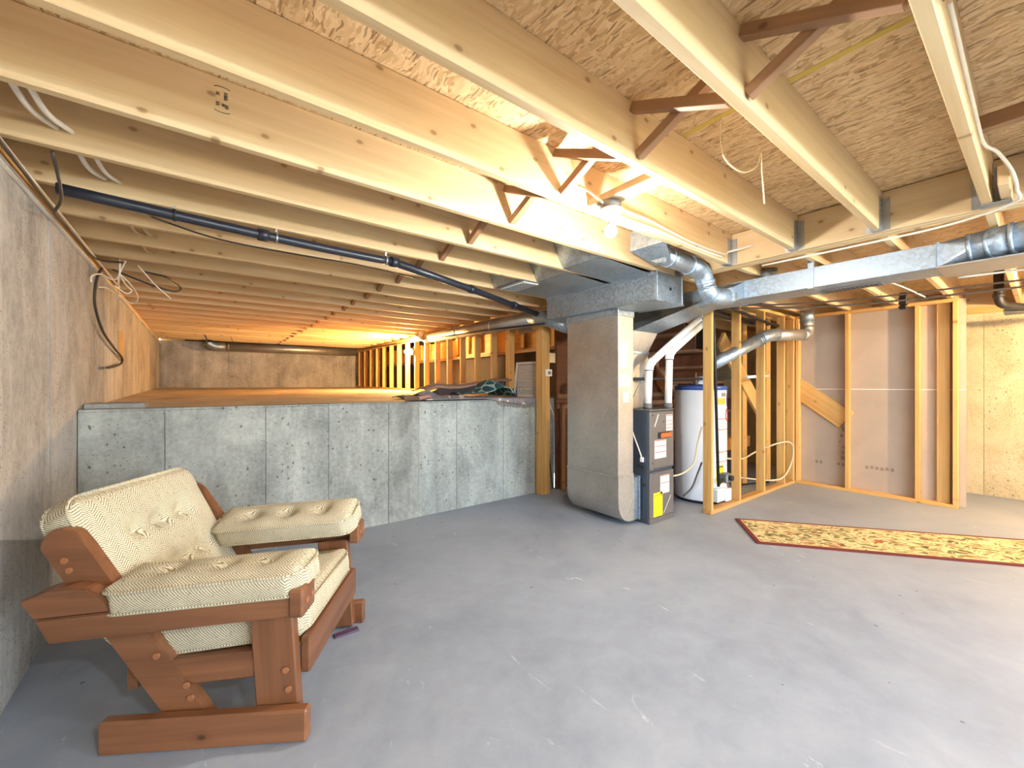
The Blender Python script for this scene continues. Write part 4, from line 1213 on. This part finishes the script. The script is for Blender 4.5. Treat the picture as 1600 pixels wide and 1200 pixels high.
rg = cloth('rug_field', 60, 26, f1, ORI, r1)
bm = bmesh.new()
for q in range(46):
    x = 2.62 + .60 * q / 45
    l = .035 + .03 * abs(mnoise.noise((q * .7, 1, 2)))
    uq = min(1, max(0, ((x - 1.78) / 1.42 - .45) / .4))
    dz = .075 * uq * uq * (3 - 2 * uq) - .012
    tube_bm(bm, [(x, YS - .012, zt - dz), (x + .003 * math.sin(q), YS - .014, zt - dz - .02), (x + .006 * math.sin(q * 2), YS - .012, zt - dz - l)], .0035, 5)
tag(mob('fringe', bm, m_plain('grey_fringe', lin(150, 140, 130), .95), rg), kind='stuff')
for q in range(5):
    a = .10 * q
    tube('rolled_end', [(1.72 - .018 * q, 3.76 + .03 * q, zt + .026), (1.84 - .01 * q, 3.80 + .06 * q, zt + .045 - .004 * q), (1.93, 3.9 + .05 * q, zt + .03)], .022, m_plain('pinkish_tan_rug_edge', lin(170, 126, 108), .95) if q == 0 else RUGBK, r1, 8, 5)
r2 = thing('teal_rug', 'teal lattice rug folded over with its brown backing showing on the ledge', 'rug', (2.6, 4.1, zt))


def f2(u, v):
    x = 2.30 + .78 * u
    y = 3.90 + .55 * v
    peak = .15 * math.exp(-((u - .66) / .26) ** 2) * (.35 + .65 * math.exp(-((v - .45) / .4) ** 2))
    z = zt + .05 + peak + .022 * math.sin(9 * u + 3 * v) * (1 - .4 * v)
    if u > .86: z -= (u - .86) * .55
    return (x, y, max(z, zt + .03))


def f3(u, v):
    x = 2.02 + 1.22 * u
    y = 4.22 + .38 * v
    z = zt + .15 + .025 * math.sin(8 * u + 1.5) * (1 - u) + .11 * u * u - .02 * v + .012 * math.sin(5 * v + 3 * u)
    if u < .12: z -= (.12 - u) * .5
    if v < .12: z -= (.12 - v) * .35
    return (x, y, z)


cloth('teal_pile', 40, 24, f2, TEALW, r2)
cloth('folded_backing', 44, 16, f3, RUGBK, r2)
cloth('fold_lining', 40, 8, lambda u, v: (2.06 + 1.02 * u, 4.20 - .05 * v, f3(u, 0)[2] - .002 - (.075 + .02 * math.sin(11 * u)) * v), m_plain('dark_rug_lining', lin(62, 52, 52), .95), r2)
cup = thing('striped_bowl', 'small dark striped bowl sitting on the rug near the louvred panel', 'bowl', (3.02, 3.86, zt + .02))
lathe('bowl_body', [(.020, 0), (.016, .02), (.020, .035), (.055, .075), (.062, .10), (.056, .10), (.046, .078), (.01, .05)], (3.06, 3.92, zt + .016), m_plain('dark_ceramic', lin(78, 66, 66), .4), cup, 20)
for q in range(8):
    a = 2 * PI * q / 8
    tube('bowl_stripe', [(3.06 + .036 * math.cos(a), 3.92 + .036 * math.sin(a), zt + .064), (3.06 + .064 * math.cos(a), 3.92 + .064 * math.sin(a), zt + .114)], .005, WPLAST, cup, 6)

# ================================================================== RUNNER
ru = thing('runner_rug', 'cream botanical runner rug with a dark red border on the grey floor', 'rug', (3.85, 1.6, 0))
a, b, c, d = Vector((4.062, 1.795, 0)), Vector((3.565, 1.415, 0)), Vector((4.62, .06, 0)), Vector((5.35, .09, 0))
u = (c - b).normalized()
v = Vector((-u.y, u.x, 0))
wid = .64
RB = Matrix((u, v, Vector((0, 0, 1)))).transposed().to_4x4()
RB.translation = b
LEN = 2.6
vr = v * 1.0
if (a - b).dot(v) < 0:
    v = -v
RW = (a - b).dot(v)
RB = Matrix((u, v, Vector((0, 0, 1)))).transposed().to_4x4() if u.cross(v).z > 0 else Matrix((u, v, Vector((0, 0, -1)))).transposed().to_4x4()
RB.translation = b
if u.cross(v).z < 0: RB = Matrix((v, u, Vector((0, 0, 1)))).transposed().to_4x4(); RB.translation = b
sw_ = u.cross(v).z < 0


def rbox(name, x, y, z, m, p=ru):
    if sw_: x, y = y, x
    return box(name, x, y, z, m, p, .001, RB)


SK = (a - b).dot(u)
rbox('rug_field', (.046, LEN), (.042, RW - .036), (.001, .010), RUNNER)
for xx, yy in (((0, .036), (0, RW)), ((.036, LEN), (0, .034)), ((.036, LEN), (RW - .028, RW))): rbox('rug_border', xx, yy, (.0, .012), RUNB)
for xx, yy in (((.036, .046), (.034, RW - .028)), ((.046, LEN), (.034, .042)), ((.046, LEN), (RW - .036, RW - .028))): rbox('inner_line', xx, yy, (.001, .011), RUNC)

# ================================================================== ARMCHAIR
CB = Matrix.Translation((.306, 1.655, 0)) @ Matrix.Rotation(math.radians(-32.5), 4, 'Z')
ch = bpy.data.objects.new('armchair', None)
put(ch, None, CB)
tag(ch, 'rustic brown pine armchair with beige herringbone tufted cushions by the left wall', 'armchair')
CW = .69


def cbox(name, x, y, z, m=CHAIRW, p=ch, bev=.005): return box(name, x, y, z, m, p, bev, CB)
def cplank(name, a, b, t, h, up, m=CHAIRW, p=ch, bev=.006): return plank(name, a, b, t, h, m, p, up, bev, CB)


def plugs(p, pts, side):
    for x, y, z in pts:
        tube('wood_plug', [(x, y + .002 * side, z), (x, y - .006 * side, z)], .011, PLUG, p, 12, 0, CB)


for side in (0, 1):
    s = 1 if side == 0 else -1
    Y = lambda q: q if side == 0 else CW - q           # mirror across the chair
    yo, yi = Y(-.045), Y(0)
    ym = lambda a_, b_: (min(Y(a_), Y(b_)), max(Y(a_), Y(b_)))
    cbox('skid', (-.66, .03), ym(-.045, .0), (0, .115), bev=.008)
    leg = cplank('leg', (-.085, Y(.0225), .01), (-.115, Y(.0225), .46), .044, .15, (1, 0, 0))
    rear = prism('leg', [(-.28, .02), (-.43, .02), (-.885, .70), (-.875, .735), (-.845, .765), (-.80, .775), (-.765, .755), (-.735, .71)], 'y', *ym(.002, .044), CHAIRW, ch, CB, .004)
    plugs(leg, [(-.06, Y(0), .235), (-.05, Y(0), .165)], s)
    plugs(rear, [(-.40, Y(.002), .20), (-.385, Y(.002), .155), (-.80, Y(.002), .66), (-.785, Y(.002), .625), (-.50, Y(.002), .31)], s)
    prism('arm_rail', [(-.855, .478), (-.81, .396), (-.01, .452), (-.01, .540)], 'y', *ym(-.046, .0), CHAIRW, ch, CB, .004)
    hump = [(-.90, .545), (-.855, .482), (-.61, .500), (-.622, .530), (-.65, .560), (-.69, .580), (-.74, .588), (-.81, .575)]
    prism('arm_block', hump, 'y', *ym(-.05, .075), CHAIRW, ch, CB, .006)
    blk = cbox('arm_end_block', (-.03, .022), ym(-.055, .055), (.448, .548), bev=.008)
    for q in (-.025, .025):
        tube('wood_plug', [(.020, Y(q), .50), (.027, Y(q), .50)], .010, PLUG, blk, 12, 0, CB)
    cplank('side_rail', (-.50, Y(.03), .235), (-.06, Y(.03), .262), .044, .095, (0, 0, 1))
cplank('front_rail', (-.012, .046, .255), (-.012, CW - .046, .255), .036, .135, (0, 0, 1))
cplank('rear_rail', (-.62, .046, .22), (-.62, CW - .046, .22), .036, .12, (0, 0, 1))
cplank('top_rail', (-.83, .046, .66), (-.83, CW - .046, .66), .12, .036, (.55, 0, .8))
for q in range(4):
    y = .035 + .15 * q
    cplank('seat_slat', (-.60, y + .085, .245), (-.035, y + .085, .292), .13, .014, (0, 0, 1), STUD if False else m_plain('pale_plywood', lin(206, 158, 88), .6) if q == 0 else bpy.data.materials['pale_plywood'], bev=.002)


def cushion(name, L, Wd, T, M, tufts=(), puff=.02, parent=ch, r=.045, cuts=56, tr=.055, td=.034):
    nx, ny, nz = cuts, max(8, int(cuts * Wd / L)), 8
    bm = bmesh.new()
    bmesh.ops.create_cube(bm, size=1)
    bmesh.ops.subdivide_edges(bm, edges=[e for e in bm.edges if abs((e.verts[0].co - e.verts[1].co).x) > .5], cuts=nx - 1, use_grid_fill=True)
    bmesh.ops.subdivide_edges(bm, edges=[e for e in bm.edges if abs((e.verts[0].co - e.verts[1].co).y) > .5], cuts=ny - 1, use_grid_fill=True)
    bmesh.ops.subdivide_edges(bm, edges=[e for e in bm.edges if abs((e.verts[0].co - e.verts[1].co).z) > .5], cuts=nz - 1, use_grid_fill=True)
    hx, hy, hz = L / 2, Wd / 2, T / 2
    for vt in bm.verts:
        p = Vector((vt.co.x * L, vt.co.y * Wd, vt.co.z * T))
        # round the plan corners strongly, the rims a little
        rc_ = min(.07, hy * .6)
        qx, qy = max(abs(p.x) - (hx - rc_), 0), max(abs(p.y) - (hy - rc_), 0)
        l = math.hypot(qx, qy)
        mx = max(qx, qy)
        if l > 1e-6 and qx > 0 and qy > 0:
            k = mx / l
            p.x = math.copysign(hx - rc_ + qx * k, p.x)
            p.y = math.copysign(hy - rc_ + qy * k, p.y)
        e = min(hx - abs(p.x), hy - abs(p.y))
        zz = p.z / hz
        if abs(zz) < .999:
            pass
        else:
            fall = max(0, 1 - e / r)
            p.z = math.copysign(hz * (1 - .30 * fall * fall) + puff * min(1, max(0, e) / .14) ** .8, p.z)
            if p.z > 0:
                for tx, ty in tufts:
                    d2 = (p.x - tx) ** 2 + (p.y - ty) ** 2
                    p.z -= td * math.exp(-d2 / (2 * (tr * .45) ** 2)) + td * .35 * math.exp(-d2 / (2 * (tr * 1.1) ** 2))
                if len(tufts) > 1:
                    for (ax, ay), (bx, by) in zip(tufts[:-1], tufts[1:]):
                        dx, dy = bx - ax, by - ay
                        tt = max(0, min(1, ((p.x - ax) * dx + (p.y - ay) * dy) / (dx * dx + dy * dy)))
                        d2 = (p.x - ax - tt * dx) ** 2 + (p.y - ay - tt * dy) ** 2
                        if math.hypot(dx, dy) < .25: p.z -= td * .22 * math.exp(-d2 / (2 * .018 ** 2))
        bulge = .010 * (1 - zz * zz)
        if abs(abs(p.x) - hx) < .004: p.x += math.copysign(bulge, p.x)
        if abs(abs(p.y) - hy) < .004: p.y += math.copysign(bulge, p.y)
        p += Vector((0, 0, .004 * mnoise.noise(p * 9)))
        vt.co = p
    o = mob(name, bm, TWEED, parent, CB @ M, True)
    for zs in (.70, -.70):
        pts = []
        rc_ = min(.07, hy * .6)
        for cx_, cy_, a0 in ((hx - rc_, hy - rc_, 0), (-hx + rc_, hy - rc_, 90), (-hx + rc_, -hy + rc_, 180), (hx - rc_, -hy + rc_, 270)):
            for k in range(7):
                a = math.radians(a0 + 15 * k)
                pts.append((cx_ + (rc_ + .004) * math.cos(a), cy_ + (rc_ + .004) * math.sin(a), zs * hz))
        pts.append(pts[0])
        tube('piping', pts, .0055, TWEED, o, 6, 0, CB @ M)
    for q, (tx, ty) in enumerate(tufts):
        near = sum(1 for r2 in (q - 1, q + 1) if 0 <= r2 < len(tufts) and math.hypot(tufts[r2][0] - tx, tufts[r2][1] - ty) < .25)
        lathe('tuft_button', [(.010, 0), (.009, .004), (.004, .006)], (tx, ty, hz + puff * .97 - td * (1.35 + .22 * near) - .003), TWEED, o, 10, CB @ M)
    return o


def frame(c, x, z):
    X = Vector(x).normalized()
    Z = Vector(z)
    Z = (Z - X * Z.dot(X)).normalized()
    M = Matrix((X, Z.cross(X), Z)).transposed().to_4x4()
    M.translation = Vector(c)
    return M


cushion('seat_cushion', .64, .595, .12, frame((-.34, CW / 2, .345), (1, 0, .10), (0, 0, 1)), (), .012)
bu = Vector((-.23, 0, .44)).normalized()
bn_ = Vector((.44, 0, .23)).normalized()
bc = Vector((-.675, CW / 2, .625)) - bn_ * .085
BT = [(-.10, -.13), (-.10, 0), (-.10, .13), (.09, -.13), (.09, 0), (.09, .13)]
cushion('back_cushion', .57, .63, .13, frame(bc, bu, bn_), BT, .022)
for side in (0, 1):
    y = .055 if side == 0 else CW - .05
    cushion('arm_cushion', .67, .205, .105, frame((-.325, y, .548 if side == 0 else .575), (1, 0, .065), (0, -.06 if side == 0 else -.30, 1)),
            [(-.17, 0), (0, 0), (.17, 0)] if side else [(-.17, .02), (.02, .02), (.18, .02)], .026, cuts=56, tr=.05, td=.036)

tag(box('dark_offcut', (.545, .665), (2.165, 2.205), (0, .010), PURP, None, .002, Matrix.Translation((0, 0, 0))),
    'small dark purple offcut lying on the floor beside the far chair leg', 'offcut')
